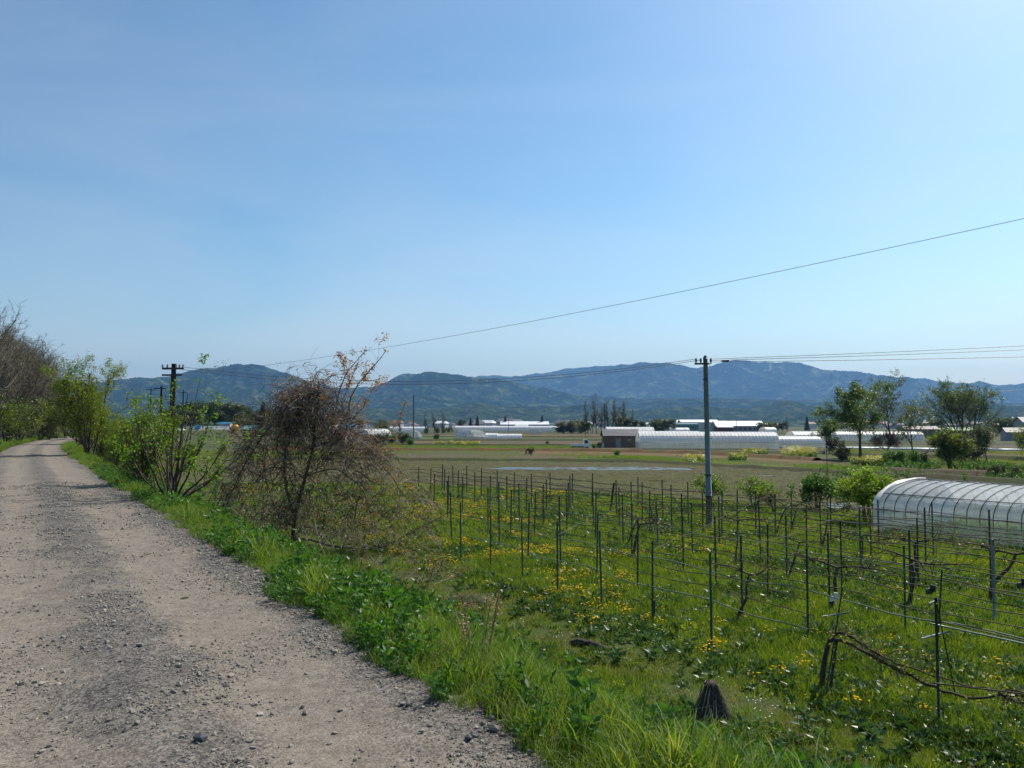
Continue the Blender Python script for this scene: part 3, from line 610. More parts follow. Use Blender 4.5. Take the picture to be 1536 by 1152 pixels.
scatter('rosette_weeds', P, rng.uniform(.7, 1.4, len(P))*np.interp(Yv, [9, 58], [1, 1.7]), rng.integers(0, 3, len(P)), pg_ros, tilt=.15, label='shiny broad leaved weeds between the vine rows', cat='weeds')
P, Yv, q = vine_pts(9000, lambda x, y, q: np.clip((fbm(x*.9+7, y*.9, 3, 114)-.5)*8, .02, 1)*(1-.7*pathw(q)))
scatter('clover', P, rng.uniform(.8, 1.4, len(P))*np.interp(Yv, [9, 58], [1, 1.7]), rng.integers(0, 2, len(P)), pg_clov, tilt=.1, label='low clover patches in the vineyard grass', cat='clover')
dz = lambda x, y, q: np.clip((fbm(x*.45, y*.45, 4, 115)-.54)*9, 0, 1)*np.interp(y, [9, 15, 26, 45], [.08, .25, .9, .8])*(1-pathw(q))*(q > 10)
P, Yv, q = vine_pts(20000, lambda x, y, q: dz(x, y, q)*np.interp(x/y, [-.15, 0, .1, .25, .4], [2.6, 1.8, .7, .28, .22]), power=1.0)
P[:, 2] += .06
scatter('dandelions', P, rng.uniform(.8, 1.2, len(P))*np.interp(Yv, [9, 25, 58], [.9, 1.0, 1.2]), rng.integers(0, 2, len(P)), pg_dan, tilt=.1, label='yellow dandelions flowering across the vineyard grass', cat='flowers')
P, Yv, q = vine_pts(900, lambda x, y, q: np.clip((fbm(x*1.1, y*1.1+9, 3, 116)-.52)*9, 0, .9), 9.2, 40)
scatter('white_blooms', P, rng.uniform(.7, 1.1, len(P)), rng.integers(0, 1, len(P)), pg_wfl, tilt=.1, label='tiny white flowers in the vineyard grass', cat='flowers')
P, Yv, q = vine_pts(5000, lambda x, y, q: np.exp(-((q-8.7)/1.1)**2)*1.3*np.clip((fbm(x*.8, y*.8, 3, 117)-.5)*9, 0, 1), 9.2, 26)
scatter('path_straw', P, rng.uniform(.7, 1.3, len(P)), rng.integers(0, 2, len(P)), pg_straw, tilt=.3, label='dead straw litter beside the mown path', cat='straw')
# -- grass on the field banks and dykes further off
def band_pts(n, poly):
    A = np.array(poly, float); lo, hi = A.min(0), A.max(0); out = []
    pts = np.stack([rng.uniform(lo[0], hi[0], n*3), rng.uniform(lo[1], hi[1], n*3)], 1)
    ins = np.zeros(len(pts), bool); j = len(A)-1
    for i in range(len(A)):
        c = (A[i, 1] > pts[:, 1]) != (A[j, 1] > pts[:, 1]); xx = (A[j, 0]-A[i, 0])*(pts[:, 1]-A[i, 1])/(A[j, 1]-A[i, 1]+1e-12)+A[i, 0]; ins ^= c & (pts[:, 0] < xx); j = i
    return pts[ins][:n]
def field_tufts(name, n, pix, protos, s0, s1, label, cat, z0=0.):
    P = band_pts(n*2, [atz(*p)[:2] for p in pix]); P = P[~((abs(P[:, 0]-cxw) < 17.5) & (abs(P[:, 1]-cyw) < 4.6))]; P = P[rng.uniform(0, 1, len(P)) < np.clip((fbm(P[:, 0]*.09, P[:, 1]*.05, 4, n)-.42)*7, .05, 1)][:n]
    return scatter(name, np.column_stack([P, np.zeros(len(P))+z0]), rng.uniform(s0, s1, len(P)), rng.integers(0, len(protos), len(P)), protos, tilt=.2, label=label, cat=cat)
field_tufts('bank_grass', 2600, [(560, 691), (950, 694), (1100, 702), (1100, 699), (950, 690.5), (560, 688)], pg_tall, .5, 1.2, 'rough grass on the low dyke behind the ploughed field', 'grass')
field_tufts('bright_grass', 1800, [(865, 689), (960, 691), (1060, 697), (1060, 693), (960, 686.5), (870, 685)], pg_tall, 1.0, 2.0, 'bright green grass strip beyond the water', 'grass')
field_tufts('bright_grass', 1800, [(1180, 704), (1330, 711), (1340, 706), (1190, 698)], pg_tall, 1.0, 2.0, 'bright green grass strip right of the utility pole', 'grass')
field_tufts('dyke_grass', 2200, [(560, 674.5), (870, 675.5), (870, 671.5), (560, 670.5)], pg_tall, 1.5, 2.8, 'green grass dyke in front of the small greenhouses', 'grass')
field_tufts('field_weeds', 1500, [(1230, 714), (1560, 728), (1560, 716), (1330, 701), (1240, 704)], pg_broad, .9, 2.4, 'green weeds around the dark field behind the near greenhouse', 'weeds')
field_tufts('field_weeds', 1400, [(1330, 703), (1560, 712), (1560, 702), (1340, 694)], pg_broad, 1.2, 3.4, 'tall green weeds below the big trees', 'weeds')
field_tufts('paddy_weeds', 5500, [(560, 722), (640, 727), (1000, 746), (1250, 762), (1400, 770), (1400, 719), (1150, 704), (950, 694), (700, 691.5), (560, 691)], pg_path, .5, 1.5, 'thin weeds sprouting on the ploughed field', 'weeds', .03)
field_tufts('field_grass', 2600, [(560, 689), (950, 691), (1060, 696), (1300, 705), (1300, 690), (1040, 678), (560, 675)], pg_path, 1.0, 3.0, 'rough grass on the strips between the ploughed field and the truck', 'grass')
field_tufts('field_grass', 6000, [(1250, 690), (1560, 712), (1560, 676), (1250, 672)], pg_path, 1.2, 3.4, 'rough grass around the big field trees', 'grass')
field_tufts('field_grass', 5000, [(240, 716), (560, 722), (560, 676), (240, 676)], pg_path, 1.2, 3.4, 'rough grass on the field behind the tangled tree', 'grass')
def canola(n, pix, zt):
    P = band_pts(n, [atz(*p)[:2] for p in pix]); return np.column_stack([P, rng.uniform(.1, zt, len(P))])
pg_can = [proto('canola', fl(s+95, None, 14, .25, .35, .05), M['petal']) for s in range(2)]
for pix, n, zt, lb in (([(1094, 691), (1118, 692), (1118, 686), (1094, 686)], 150, .6, 'yellow rape flowers just right of the utility pole'),
                       ([(1030, 695), (1058, 697), (1058, 692), (1030, 690)], 150, .7, 'yellow rape flowers just left of the utility pole'),
                       ([(1112, 682), (1150, 683), (1150, 679), (1112, 679)], 160, .7, 'yellow rape flowers beneath the long greenhouse'),
                       ([(1172, 688), (1225, 688), (1222, 680), (1178, 680)], 420, 1.2, 'big yellow rape patch below the right end of the long greenhouse'),
                       ([(1278, 698), (1325, 699), (1325, 694), (1280, 693)], 300, .8, 'yellow rape patch behind the leafy orchard tree'),
                       ([(650, 669), (722, 669), (718, 666), (655, 666)], 420, .6, 'yellow flower strip in front of the left greenhouses')):
    n = int(n*.85); P = canola(n, pix, zt*.8); P = P[fbm(P[:, 0]*.8, P[:, 1]*.4, 3, 5) > .42]; scatter('rape_stems', P*[1, 1, 0], rng.uniform(1.2, 2.6, len(P)), rng.integers(0, 3, len(P)), pg_broad, tilt=.2, label='green stems under the ' + lb, cat='flowers'); scatter('rape_flowers', P, rng.uniform(.6, 1.3, len(P)), rng.integers(0, 2, len(P)), pg_can, tilt=.3, label=lb, cat='flowers')

# ------------------------------------------------------------------ branching growth
def unit(v): return v/(np.linalg.norm(v, axis=-1, keepdims=True)+1e-9)
def sprout(P, Rr, n, ratio, ang, t0=.25, curl=.12, up=.1, K=6, g=None, taper=.35, rr=.6, t1=1.0, rmin=.002):
    """children of the polylines P (N,K,3); returns polylines and radii of the next level"""
    N, k0 = P.shape[:2]; L = np.linalg.norm(P[:, -1]-P[:, 0], axis=1)
    idx = np.repeat(np.arange(N), n); t = g.uniform(t0, t1, N*n); f = t*(k0-1); i = np.minimum(f.astype(int), k0-2); fr = (f-i)[:, None]
    p = P[idx, i]*(1-fr)+P[idx, i+1]*fr; T = unit(P[idx, i+1]-P[idx, i]); r = Rr[idx, i]*(1-fr[:, 0])+Rr[idx, i+1]*fr[:, 0]
    w = unit(np.cross(T, g.normal(size=T.shape))); a = np.radians(g.normal(ang, ang*.22, N*n))[:, None]
    d = unit(T*np.cos(a)+w*np.sin(a)); Lc = L[idx]*ratio*g.uniform(.6, 1.25, N*n)*(1.15-.5*t)
    out = np.zeros((N*n, K, 3)); out[:, 0] = p
    for j in range(1, K):
        d = unit(d + g.normal(0, curl, d.shape) + np.array([0, 0, up])); out[:, j] = out[:, j-1] + d*(Lc/(K-1))[:, None]
    r0 = np.maximum(r*rr, rmin); return out, r0[:, None]*np.linspace(1, taper, K)[None]
def line_pts(pts, K=12):
    P = np.array(pts, float); t = np.concatenate([[0], np.cumsum(np.linalg.norm(np.diff(P, axis=0), axis=1))]); u = np.linspace(0, t[-1], K)
    Q = np.stack([np.interp(u, t, P[:, c]) for c in range(3)], 1)
    for _ in range(2): Q[1:-1] = .25*Q[:-2]+.5*Q[1:-1]+.25*Q[2:]
    return Q
def on_twigs(P, n, g, t0=.2, jit=.05):
    N, K = P.shape[:2]; i = g.integers(0, N, n); f = g.uniform(t0, 1, n)*(K-1); k = np.minimum(f.astype(int), K-2); fr = (f-k)[:, None]
    return P[i, k]*(1-fr)+P[i, k+1]*fr + g.normal(0, jit, (n, 3))
def make_tree(name, seed, h, r0, label, cat, leafmat, nleaf, lsize, barkm='bark', nch=(9, 7, 5), ratio=(.62, .55, .5), ang=(48, 50, 48), t0=(.22, .25, .25),
              up=(.06, .02, 0), trunk_len=.75, lean=(0, 0), curl=.14, multi=1, aspect=.55, leaf_t0=.15, jit=.12, group=None, rmin=.004, spread=.25, lup=.1, sides=(7, 4, 3, 3)):
    g = np.random.default_rng(seed); root = thing(name, (0, 0, 0), label, cat, group)
    K = 8; P = np.zeros((multi, K, 3)); 
    d = np.tile(np.array([[lean[0], lean[1], 1.0]]), (multi, 1)) + (g.normal(0, spread, (multi, 3))*[1, 1, 0] if multi > 1 else 0); d = unit(d); P[:, 0, 2] = -.1
    if multi > 1: P[:, 0, :2] = d[:, :2]*r0*2
    for j in range(1, K):
        d = unit(d + g.normal(0, curl*.6, d.shape)+[0, 0, .05]); P[:, j] = P[:, j-1] + d*h*trunk_len/(K-1)*(g.uniform(.75, 1.1, (multi, 1)) if multi > 1 else 1)
    Rr = np.repeat((r0*np.linspace(1, .28, K)**.8)[None], multi, 0); Rr[:, 0] *= 1.35
    mb = MB(); mb.tubes(P, Rr, sides[0]); mt = mb.obj('trunk', M[barkm], root)
    mb = MB(); tw = None
    for lv in range(len(nch)):
        P, Rr = sprout(P, Rr, nch[lv], ratio[lv], ang[lv], t0[lv], curl, up[lv], 6 if lv < 2 else 4, g, rmin=rmin)
        mb.tubes(P, Rr, sides[min(lv+1, 3)])
    mb.obj('branches', M[barkm], root)
    if nleaf:
        L = on_twigs(P, nleaf, g, leaf_t0, jit); mb = MB().leaves(L, lsize, rg=g, up=lup, aspect=aspect); mb.obj('crown', M[leafmat], root)
    return root

# ------------------------------------------------------------------ vineyard: stakes, wires, vines
S = """628,700,0 646,702,0 651,711,0 663,696.5,0 666.5,703.7,0 672.7,713.4,0 680,698,0 687.4,705.6,0 694,714.7,0 700.5,699,0 712.4,708.2,0 722,702.4,0 735,714,0 746,705.6,0
760.4,714.7,0 771.4,708.2,0 789.5,716.7,0 797.5,710.2,0 678,739,0 672,721,0 692,754,842.5 732.4,730.4,0 736.3,765,851 749,722,820 766,735,803 779,725,0 784,774,872 792,754,839
801.6,737.5,807 814.4,727,0 820,719.3,768 825.6,709.5,759 852,724,781 855,713.4,768 858.5,709.5,760 850.3,734.3,799 887.7,710,0 890.4,727.8,0 893,738,0 894.8,768,866 
924.5,720,776 928.4,730,790 934.6,742,0 947.7,722.5,0 946.7,755,841 956.7,715.4,764 963,723,784 974,736,802 841,744,849 836,782.4,892.5 902.4,796,910 955.5,778,887 977.7,811.7,935
994,719.3,778.5 1006.7,727,0 1023,740,0 1024.6,763,0 1032,723,790 1038,754,836 1054,739.5,802 1072.6,774.6,878 1078,744.7,820 1082,735.6,807 1066,828,969 1105.4,735.6,0 1112,803,927
1132.7,735.6,798 1139.7,751,839 1161.8,741,804.6 1150,786,895 1186,736,800 1178.8,773,868 1208.7,757.7,0 1209.5,822,957.6 1230,751,825 1245,742,816 1242.6,798.7,914 1260.8,781,891
1289,762,861 1305,762,836.7 1316.7,750,823 1386.7,761,851.7 1398,752.5,836.7 1375,776.7,875 1364,795,911 1355,818,946 1483,764,890 1488,809,935"""
ROWD = np.array([11.75, 13.75, 16.1, 18.1, 20.4, 22.5, 24.6, 26.9, 29.])
rows = {}
for tok in S.split():
    x, t, b = map(float, tok.split(','))
    if b == 0: D = (EYE-1.82)*1200/(t-638); 
    else: D = EYE*1200/(b-638)
    p = aty(x, t, D); s, q = to_sq(p[0], p[1]); r = int(np.argmin(abs(ROWD-q-.0))); rows.setdefault(r, []).append((float(s), float(q), float(p[0]), float(p[1]), float(p[2]), x))
stake_me = {}
for k, m_ in (('stake', 'stake'), ('stake_green', 'stake_green'), ('stake_rust', 'stake_rust'), ('tube_metal', 'tube_metal')):
    mb = MB(); mb.tubes(np.array([[0, 0, -.25], [0, 0, .4], [.0, 0, .9], [0, 0, 1.0]]), np.array([.024, .024, .023, .022]), 6); stake_me[k] = mb.mesh('vineyard_stake', M[m_])
n = 0
for r in sorted(rows):
    rows[r].sort()
    for k, (s, q, x, y, z, px) in enumerate(rows[r]):
        kind = 'stake_green' if (r == 0 and k % 2 == 0) or (r > 0 and (n*7) % 5 == 0) else ('stake_rust' if n % 4 == 1 and r > 1 else 'stake')
        if px in (1488.0,): kind = 'tube_metal'
        o = link('vineyard_stake', stake_me[kind], None, (x, y, 0)); fat = 1.0 + (.35 if kind == 'tube_metal' else 0) + .012*max(0, y-20)
        o.scale = (fat, fat, max(1.3, z)); o.rotation_euler = (rng.normal(0, .012), rng.normal(0, .014), rng.uniform(0, 3))
        w = {'stake': 'thin dark', 'stake_green': 'thin green', 'stake_rust': 'thin rusty', 'tube_metal': 'thicker grey'}[kind]
        tag(o, '%s stake, %s from the right in the %s vine row from the path' % (w, ORD[min(20, k+1)], ORD[r+1]), 'stake', 'stakes of the vine trellis'); n += 1
def wire(name, P, rad, mat, label, cat, group=None, sides=4): return tag(MB().tubes(P, np.full(len(P), rad), sides).obj(name, M[mat]), label, cat, group)
lv_names = {0: 'lowest', 1: 'middle', 2: 'upper', 3: 'topmost'}
for r in sorted(rows):
    R_ = rows[r]; ss = np.array([a[0] for a in R_]); qq = np.array([a[1] for a in R_])
    if len(R_) < 3: continue
    c = np.polyfit(ss, qq, 1); s0, s1 = max(ss.min()-6, 2.0), ss.max()+1.0
    if r == 0: s0 = 9.0
    levels = [(.93, 0), (1.18, 1), (1.42, 2)] + ([(1.66, 3)] if r in (1, 3, 4, 5) else [])
    for z, li in levels:
        st = np.arange(s0, s1, .6); q = np.polyval(c, st) + .05*np.sin(st*1.3+li) + (.12 if li == 1 else 0); x, y = from_sq(st, q)
        zz = z + .035*np.sin(st*1.7+r*2+li) - .03*np.abs(np.sin(st*math.pi/1.9)) + (rng.uniform(-.08, .08))
        wire('trellis_wire', np.stack([x, y, zz], 1), (.0085 + .0006*r) + (.003 if (li == 0 and r < 2) else 0), 'wire_pale' if (li == 0 and r in (0, 1, 3)) else 'wire',
             '%s wire of the %s vine row from the path' % (lv_names[li], ORD[r+1]), 'wire', 'trellis wires strung along the vine rows')
# a few wires strung across the rows
for i, (a, b, z) in enumerate([((978, 935), (1155, 802), 1.55), ((1112, 927), (1316, 823), 1.5), ((836, 892), (1000, 780), 1.5), ((1355, 946), (1490, 890), 1.3), ((692, 842), (856, 768), 1.5)]):
    A, B = atz(*a), atz(*b); t = np.linspace(0, 1, 9)[:, None]; P = A*(1-t)+B*t; P[:, 2] = z + .04*np.sin(np.arange(9)*2.1)
    wire('cross_wire', P, .005, 'wire', 'wire running across the vine rows, %s from the left' % ORD[[4, 5, 2, 1, 3].index(i+1)+1] if False else 'thin wire crossing the vine rows %s' % ['from the front stake with the short post', 'from the crooked front vine', 'from the fourth front stake', 'below the near greenhouse', 'at the far left end'][i], 'wire', 'wires crossing the vine rows')
# single hand placed trellis pieces at the near right corner
t = thing('trellis_post', atz(1409, 1098), 'dark post with two short crossbars at the near right corner of the vineyard', 'trellis post')
MB().tubes(np.array([[0, 0, -.2], [0, 0, 1.0], [0, 0, 1.87]]), np.array([.02, .02, .019]), 8).obj('post', M['stake'], t)
for z, w in ((1.80, .11), (1.33, .27)):
    dr = np.array([.93, .36, 0]); MB().tubes(np.array([-dr*w+[0, 0, z-.02], dr*w+[0, 0, z+.03]])+[0, .03, 0], np.array([.014, .014]), 6).obj('crossbar', M['tube_metal'], t)
b0 = aty(1405, 905, 11.25) - atz(1409, 1098); b1 = atz(1437, 1060) - atz(1409, 1098); MB().tubes(np.array([b0, b1]), np.array([.010, .010]), 6).obj('brace', M['stake'], t)
A = aty(1395, 935, 11.6); B = aty(1580, 975, 10.2); wire('trellis_pipe', line_pts([A, B], 6), .012, 'tube_metal', 'pale pipe running right from behind the crossbar post', 'pipe')
A = aty(1410, 932, 11.9); B = aty(1580, 972, 10.6); wire('trellis_wire', line_pts([A, B], 6), .009, 'wire', 'dark wire just above the pale pipe by the crossbar post', 'wire')
A = aty(1395, 1024, 11.4); B = aty(1580, 1046, 9.9); wire('trellis_wire', line_pts([A, B], 6), .010, 'wire', 'lowest dark wire in the near right corner, above the old vine', 'wire')
tp = aty(1413, 853, 12.9); bt = atz(1404, 1000); t = thing('leaning_stake', bt, 'leaning dark stake just behind the crossbar post', 'stake')
MB().tubes(np.array([[0, 0, -.1], tp-bt]), np.array([.013, .012]), 6).obj('shaft', M['stake'], t)
bt = atz(1238, 1036); tp = aty(1264, 880, 12.6)-bt; t = thing('leaning_stake', bt, 'leaning stake with a short crossbar rising out of the old gnarled vine', 'stake')
MB().tubes(np.array([[0, 0, -.1], tp]), np.array([.014, .012]), 6).obj('shaft', M['stake_green'], t)
cb = aty(1233, 925, 12.75)-bt; ce = aty(1274, 919, 12.6)-bt; MB().tubes(np.array([cb, ce]), np.array([.013, .013]), 6).obj('crossbar', M['tube_metal'], t)
bt = atz(988, 825); t = thing('leaning_stake', bt, 'pale leaning post in the middle of the vineyard', 'stake')
MB().tubes(np.array([[0, 0, -.1], aty(984, 752, bt[1])-bt]), np.array([.035, .03]), 6).obj('shaft', M['bark_grey'], t)
bt = atz(915, 770); t = thing('leaning_stake', bt, 'dark leaning wooden post near the far edge of the vineyard', 'stake')
MB().tubes(np.array([[0, 0, -.1], aty(921, 724, bt[1])-bt]), np.array([.06, .05]), 6).obj('shaft', M['vine_dark'], t)
bt = atz(981, 933); t = thing('short_post', bt, 'short dark post stub beside a front row stake', 'post')
MB().tubes(np.array([[0, 0, -.1], [.01, 0, .48]]), np.array([.024, .022]), 6).obj('shaft', M['stake'], t)
bt = atz(1242, 768); t = thing('tall_pole', bt, 'tall thin pole rising through the leafy orchard trees', 'pole')
MB().tubes(np.array([[0, 0, -.1], [0, 0, 3.7]]), np.array([.02, .015]), 6).obj('shaft', M['iron'], t)
def bracket(px, py, Y, mat, label):
    t = thing('wire_anchor', aty(px, py, Y), label, 'anchor'); mb = MB(); mb.box((0, 0, 0), (.16, .03, .10), .4); mb.obj('plate', M[mat], t, smooth=False)
    MB().box((.07, .0, .06), (.03, .10, .12), .4).obj('flange', M[mat], t, smooth=False); return t
bracket(1249, 898, 16.5, 'white_paint', 'small white metal bracket on a vine wire'); bracket(1394, 887, 15.2, 'iron', 'black bracket at the end of the vine wires'); bracket(1531, 878, 14.5, 'iron', 'black bracket at the right picture edge')
ROWDIR = np.array([SA, -CA, 0])
def vine(base, h, seed, label, thick=.035, arms=(1.5, 1.3), leaf=40, lean=(.1, 0)):
    g = np.random.default_rng(seed); t = thing('grape_vine', base, label, 'grape vine', 'grape vines trained on the trellis')
    P = [np.zeros(3)-[0, 0, .1]]; d = np.array([lean[0], lean[1], 1.0])
    for j in range(7): d = unit(d+g.normal(0, .28, 3)*[1, 1, .2]+[0, 0, .25]); P.append(P[-1]+d*(h+.1)/7)
    P = np.array(P); MB().tubes(line_pts(P, 14), thick*np.linspace(1.25, .7, 14)*(1+.15*np.sin(np.arange(14)*2.3)), 7).obj('trunk', M['vine_dark'], t)
    arm = []; 
    for sg, L in ((1, arms[0]), (-1, arms[1])):
        if L <= 0: continue
        Q = [P[-1]]; d = ROWDIR*sg+[0, 0, .25]
        for j in range(8): d = unit(d+g.normal(0, .2, 3)+ROWDIR*sg*.35-[0, 0, (Q[-1][2]-h-.05)*.5]); Q.append(Q[-1]+d*L/8)
        arm.append(line_pts(Q, 10))
    arm = np.array(arm); ra = np.repeat((thick*np.linspace(.6, .22, 10))[None], len(arm), 0)
    mb = MB(); mb.tubes(arm, ra, 6); tw, tr = sprout(arm, ra, 16, .3, 55, .1, .25, .05, 5, g, rmin=.003); mb.tubes(tw, tr, 4); mb.obj('cane', M['vine_dark'], t)
    if leaf: MB().leaves(on_twigs(tw, leaf, g, .3, .03), .06, rg=g, aspect=.8, up=.3).obj('foliage', M['grape_leaf'], t)
    return t
for i, (px, py, h, L, l) in enumerate([
    (814, 790, 1.15, 'short dark vine trunk left of the centre of the vineyard', 30), (971, 797, 1.1, 'vine trunk at the far edge left of the utility pole', 20),
    (937, 822, 1.2, 'forked vine trunk beside the red earth patch', 30), (1107, 931, 1.1, 'crooked vine curving up against a front stake', 25),
    (945, 841, 1.2, 'thick vine trunk tied to a mid row stake', 25), (1105, 850, 1.5, 'tall vine trunk just right of the utility pole', 30),
    (1163, 806, 1.3, 'vine below the pale orchard tree', 60), (1187, 802, 1.2, 'twiggy vine tangle behind the third row', 60), (1243, 916, 1.1, 'vine with a thick dark foot by the white bracket', 30),
    (1291, 860, 1.15, 'vine twined round the stake below the round leafy tree', 30), (1365, 911, 1.15, 'thick black vine trunk in front of the near greenhouse', 20),
    (1379, 874, 1.1, 'knotty vine just right of the thick black trunk', 30), (1484, 905, 1.4, 'tall vine at the thick grey post on the right', 40),
    (1231, 824, 1.3, 'vine below the dark green orchard tree', 60), (1180, 868, 1.1, 'vine bending over the fourth row wires', 30)]):
    vine(atz(px, py)+[0, 0, .02], h, 200+i, L, leaf=l, thick=.045 if 'thick' in L else .03)
# the old gnarled vine in the near right corner
base = atz(1236, 1039); t = thing('old_grape_vine', base, 'old gnarled vine with a long drooping cane in the near right corner', 'grape vine'); g = np.random.default_rng(5)
def rowpt(px, py):    # on the vertical plane of that row
    n_ = np.array([ROWDIR[1], -ROWDIR[0]]); d = ray(px, py); k = (base[:2]@n_)/(d[:2]@n_); return np.array([0, 0, EYE])+d*k-base
tr1 = line_pts([rowpt(*p) for p in [(1233, 1042), (1233, 1015), (1237, 992), (1240, 972), (1246, 958)]], 10)
tr2 = line_pts([rowpt(*p)+[.04, -.05, 0] for p in [(1239, 1042), (1242, 1012), (1246, 988), (1248, 968), (1250, 958)]], 10)
MB().tubes(np.array([tr1, tr2]), np.array([np.linspace(.05, .034, 10), np.linspace(.028, .022, 10)])*(1+.15*np.sin(np.arange(10)*2.7)), 8).obj('trunk', M['vine_dark'], t)
c1 = line_pts([rowpt(*p) for p in [(1246, 960), (1262, 960), (1284, 968), (1310, 984), (1338, 1000), (1377, 1018), (1407, 1032), (1426, 1042), (1456, 1048), (1479, 1049), (1500, 1041), (1515, 1040), (1560, 1046)]], 30)
c2 = line_pts([rowpt(*p)+[0, .06, 0] for p in [(1246, 950), (1270, 950), (1300, 972), (1330, 990), (1360, 1000), (1400, 1016), (1450, 1030), (1560, 1044)]], 30)
c3 = line_pts([rowpt(*p) for p in [(1500, 1043), (1512, 1048), (1526, 1054), (1540, 1050), (1560, 1056)]], 30)
c4 = line_pts([rowpt(*p)+[0, -.05, 0] for p in [(1246, 955), (1262, 945), (1285, 960), (1315, 980), (1345, 1008), (1370, 1010)]], 30)
cs = np.array([c1, c2, c3, c4]); cs += g.normal(0, .012, cs.shape); rs = np.array([np.linspace(.026, .012, 30), np.linspace(.012, .008, 30), np.linspace(.014, .01, 30), np.linspace(.018, .007, 30)])*(1+.2*np.abs(g.normal(size=(4, 30))))
mb = MB(); mb.tubes(cs, rs, 7); tw, tr_ = sprout(cs, rs*.3, 34, .17, 50, .0, .22, .03, 6, g, rmin=.003); mb.tubes(tw, tr_, 4); tw2, tr2_ = sprout(tw, tr_, 2, .6, 45, .3, .25, .0, 5, g, rmin=.002); mb.tubes(tw2, tr2_, 3); mb.obj('cane', M['vine_dark'], t)
MB().leaves(on_twigs(tw2, 520, g, .3, .04), .05, rg=g, aspect=.8, up=.2).obj('foliage', M['grape_leaf'], t)

# ------------------------------------------------------------------ stump, log, straw mounds, loose stones
def lump(name, loc, label, cat, prof, mat, seed, rx=1, ry=1, rz=0, n=22, amp=.18, part='body', extra=None):
    g = np.random.default_rng(seed); t = thing(name, loc, label, cat, rz=rz); a = np.arange(n)*2*math.pi/n; V = []; 
    for k, (r, z) in enumerate(prof):
        w = 1+amp*(np.sin(a*3+seed)+.6*np.sin(a*7+seed*2)+.5*g.normal(size=n)*.5); V.append(np.stack([np.cos(a)*r*w*rx, np.sin(a)*r*w*ry, z+g.normal(0, .012, n)], 1))
    V = np.concatenate(V); K = len(prof); i = (np.arange(K-1)[:, None]*n+np.arange(n)[None]); j = (np.arange(K-1)[:, None]*n+(np.arange(n)[None]+1) % n)
    mb = MB().add(V, np.stack([i, j, j+n, i+n], -1).reshape(-1, 4)); mb.F.append(np.arange(n)[None]+(K-1)*n); mb.M.append(0); mb.obj(part, mat, t)
    if extra: extra(t, g)
    return t
def ex_stump(t, g):
    P = []
    for k in range(26):
        a = g.uniform(0, 6.28); P.append(line_pts([[math.cos(a)*.34, math.sin(a)*.34, .0], [math.cos(a+.2)*.24, math.sin(a+.2)*.24, .2], [math.cos(a+.4)*.13, math.sin(a+.4)*.13, g.uniform(.3, .6)]], 6))
    MB().tubes(np.array(P), np.full((26, 6), .007), 4).obj('dead_stems', M['vine_grey'], t)
M['stump'] = solid('stump', (.055, .046, .036), .95, var=.7, scale=22, bmp=.05)
lump('tree_stump', atz(1067, 1086), 'dark pointed rotten stump wrapped in dead stems beside the mown path', 'stump', [(.36, -.05), (.31, .04), (.25, .14), (.19, .28), (.14, .42), (.10, .54), (.07, .60)], M['stump'], 3, extra=ex_stump)
def ex_straw(nn, rr, hh):
    def f(t, g):
        mb = MB(); a = g.uniform(0, 6.28, nn); r = rr*np.sqrt(g.uniform(0, 1, nn)); b = np.stack([np.cos(a)*r, np.sin(a)*r, hh*(1-(r/rr)**2)], 1); d = unit(g.normal(size=(nn, 3))*[1, 1, .35]+[0, 0, .15])
        P = b[:, None]+d[:, None]*np.linspace(0, 1, 4)[None, :, None]*g.uniform(.08, .28, nn)[:, None, None]; P[:, -1, 2] -= .03; mb.tubes(P, np.full((nn, 4), .0035), 3); mb.obj('straw', M['straw'], t)
    return f
lump('straw_mound', atz(1197, 1122), 'small heap of dead roots and straw in front of the old vine', 'straw heap', [(.22, -.03), (.19, .05), (.12, .13), (.05, .17)], M['stump'], 8, extra=ex_straw(160, .3, .12))
lump('straw_mound', atz(700, 906), 'pale heap of dry leaves at the foot of the tangled tree', 'straw heap', [(.6, -.05), (.5, .08), (.3, .16), (.1, .2)], M['bank_soil'], 9, extra=ex_straw(420, .75, .16))
g = np.random.default_rng(4); lb = atz(885, 976); t = thing('rotten_log', lb, 'short dark rotten log lying beside the mown path', 'log')
MB().tubes(line_pts([[-.35, .25, .08], [-.1, .08, .14], [.1, -.03, .12], [.35, -.3, .05]], 12), .07*(1+.2*g.normal(size=12)), 8).obj('body', M['stump'], t)
for i, (px, py, s_, m_, l_) in enumerate([(301, 1113, .075, 'stone_dark', 'dark pointed stone lying on the gravel near the bottom edge'), (186, 1040, .04, 'stone_dark', 'small dark stone in the middle of the gravel track'),
    (702, 1109, .045, 'stone_dark', 'smooth dark pebble on the right gravel edge'), (503, 979, .05, 'stone', 'pale flat stone at the gravel edge'), (568, 986, .035, 'stone', 'small pale stone right of the flat one'),
    (632, 1098, .035, 'stone', 'flat pale pebble near the lower road edge'), (780, 1113, .045, 'stone_red', 'reddish brick chip at the lower right road edge'), (740, 1096, .06, 'stone', 'grey stone half buried at the plants'),
    (604, 1057, .035, 'stone', 'white chip beside a dark pebble on the gravel edge'), (612, 1058, .03, 'stone_dark', 'dark pebble beside the white chip'), (247, 1074, .05, 'stone_dark', 'dark stone left of the pointed stone'), (188, 1098, .045, 'stone_dark', 'dark flat stone near the lower left'), (389, 877, .05, 'stone', 'white stone in the grass at the road edge')]):
    mb = rock(300+i, .55 if i else .9); o = MB.mesh(mb, 'stone', M[m_], smooth=False); o = link('stone', o, None, atz(px, py, 2.705)+[0, 0, s_*.2]); o.scale = (s_*1.2, s_*1.2, s_*1.2); o.rotation_euler = (0, 0, i*1.3); tag(o, l_, 'stone')

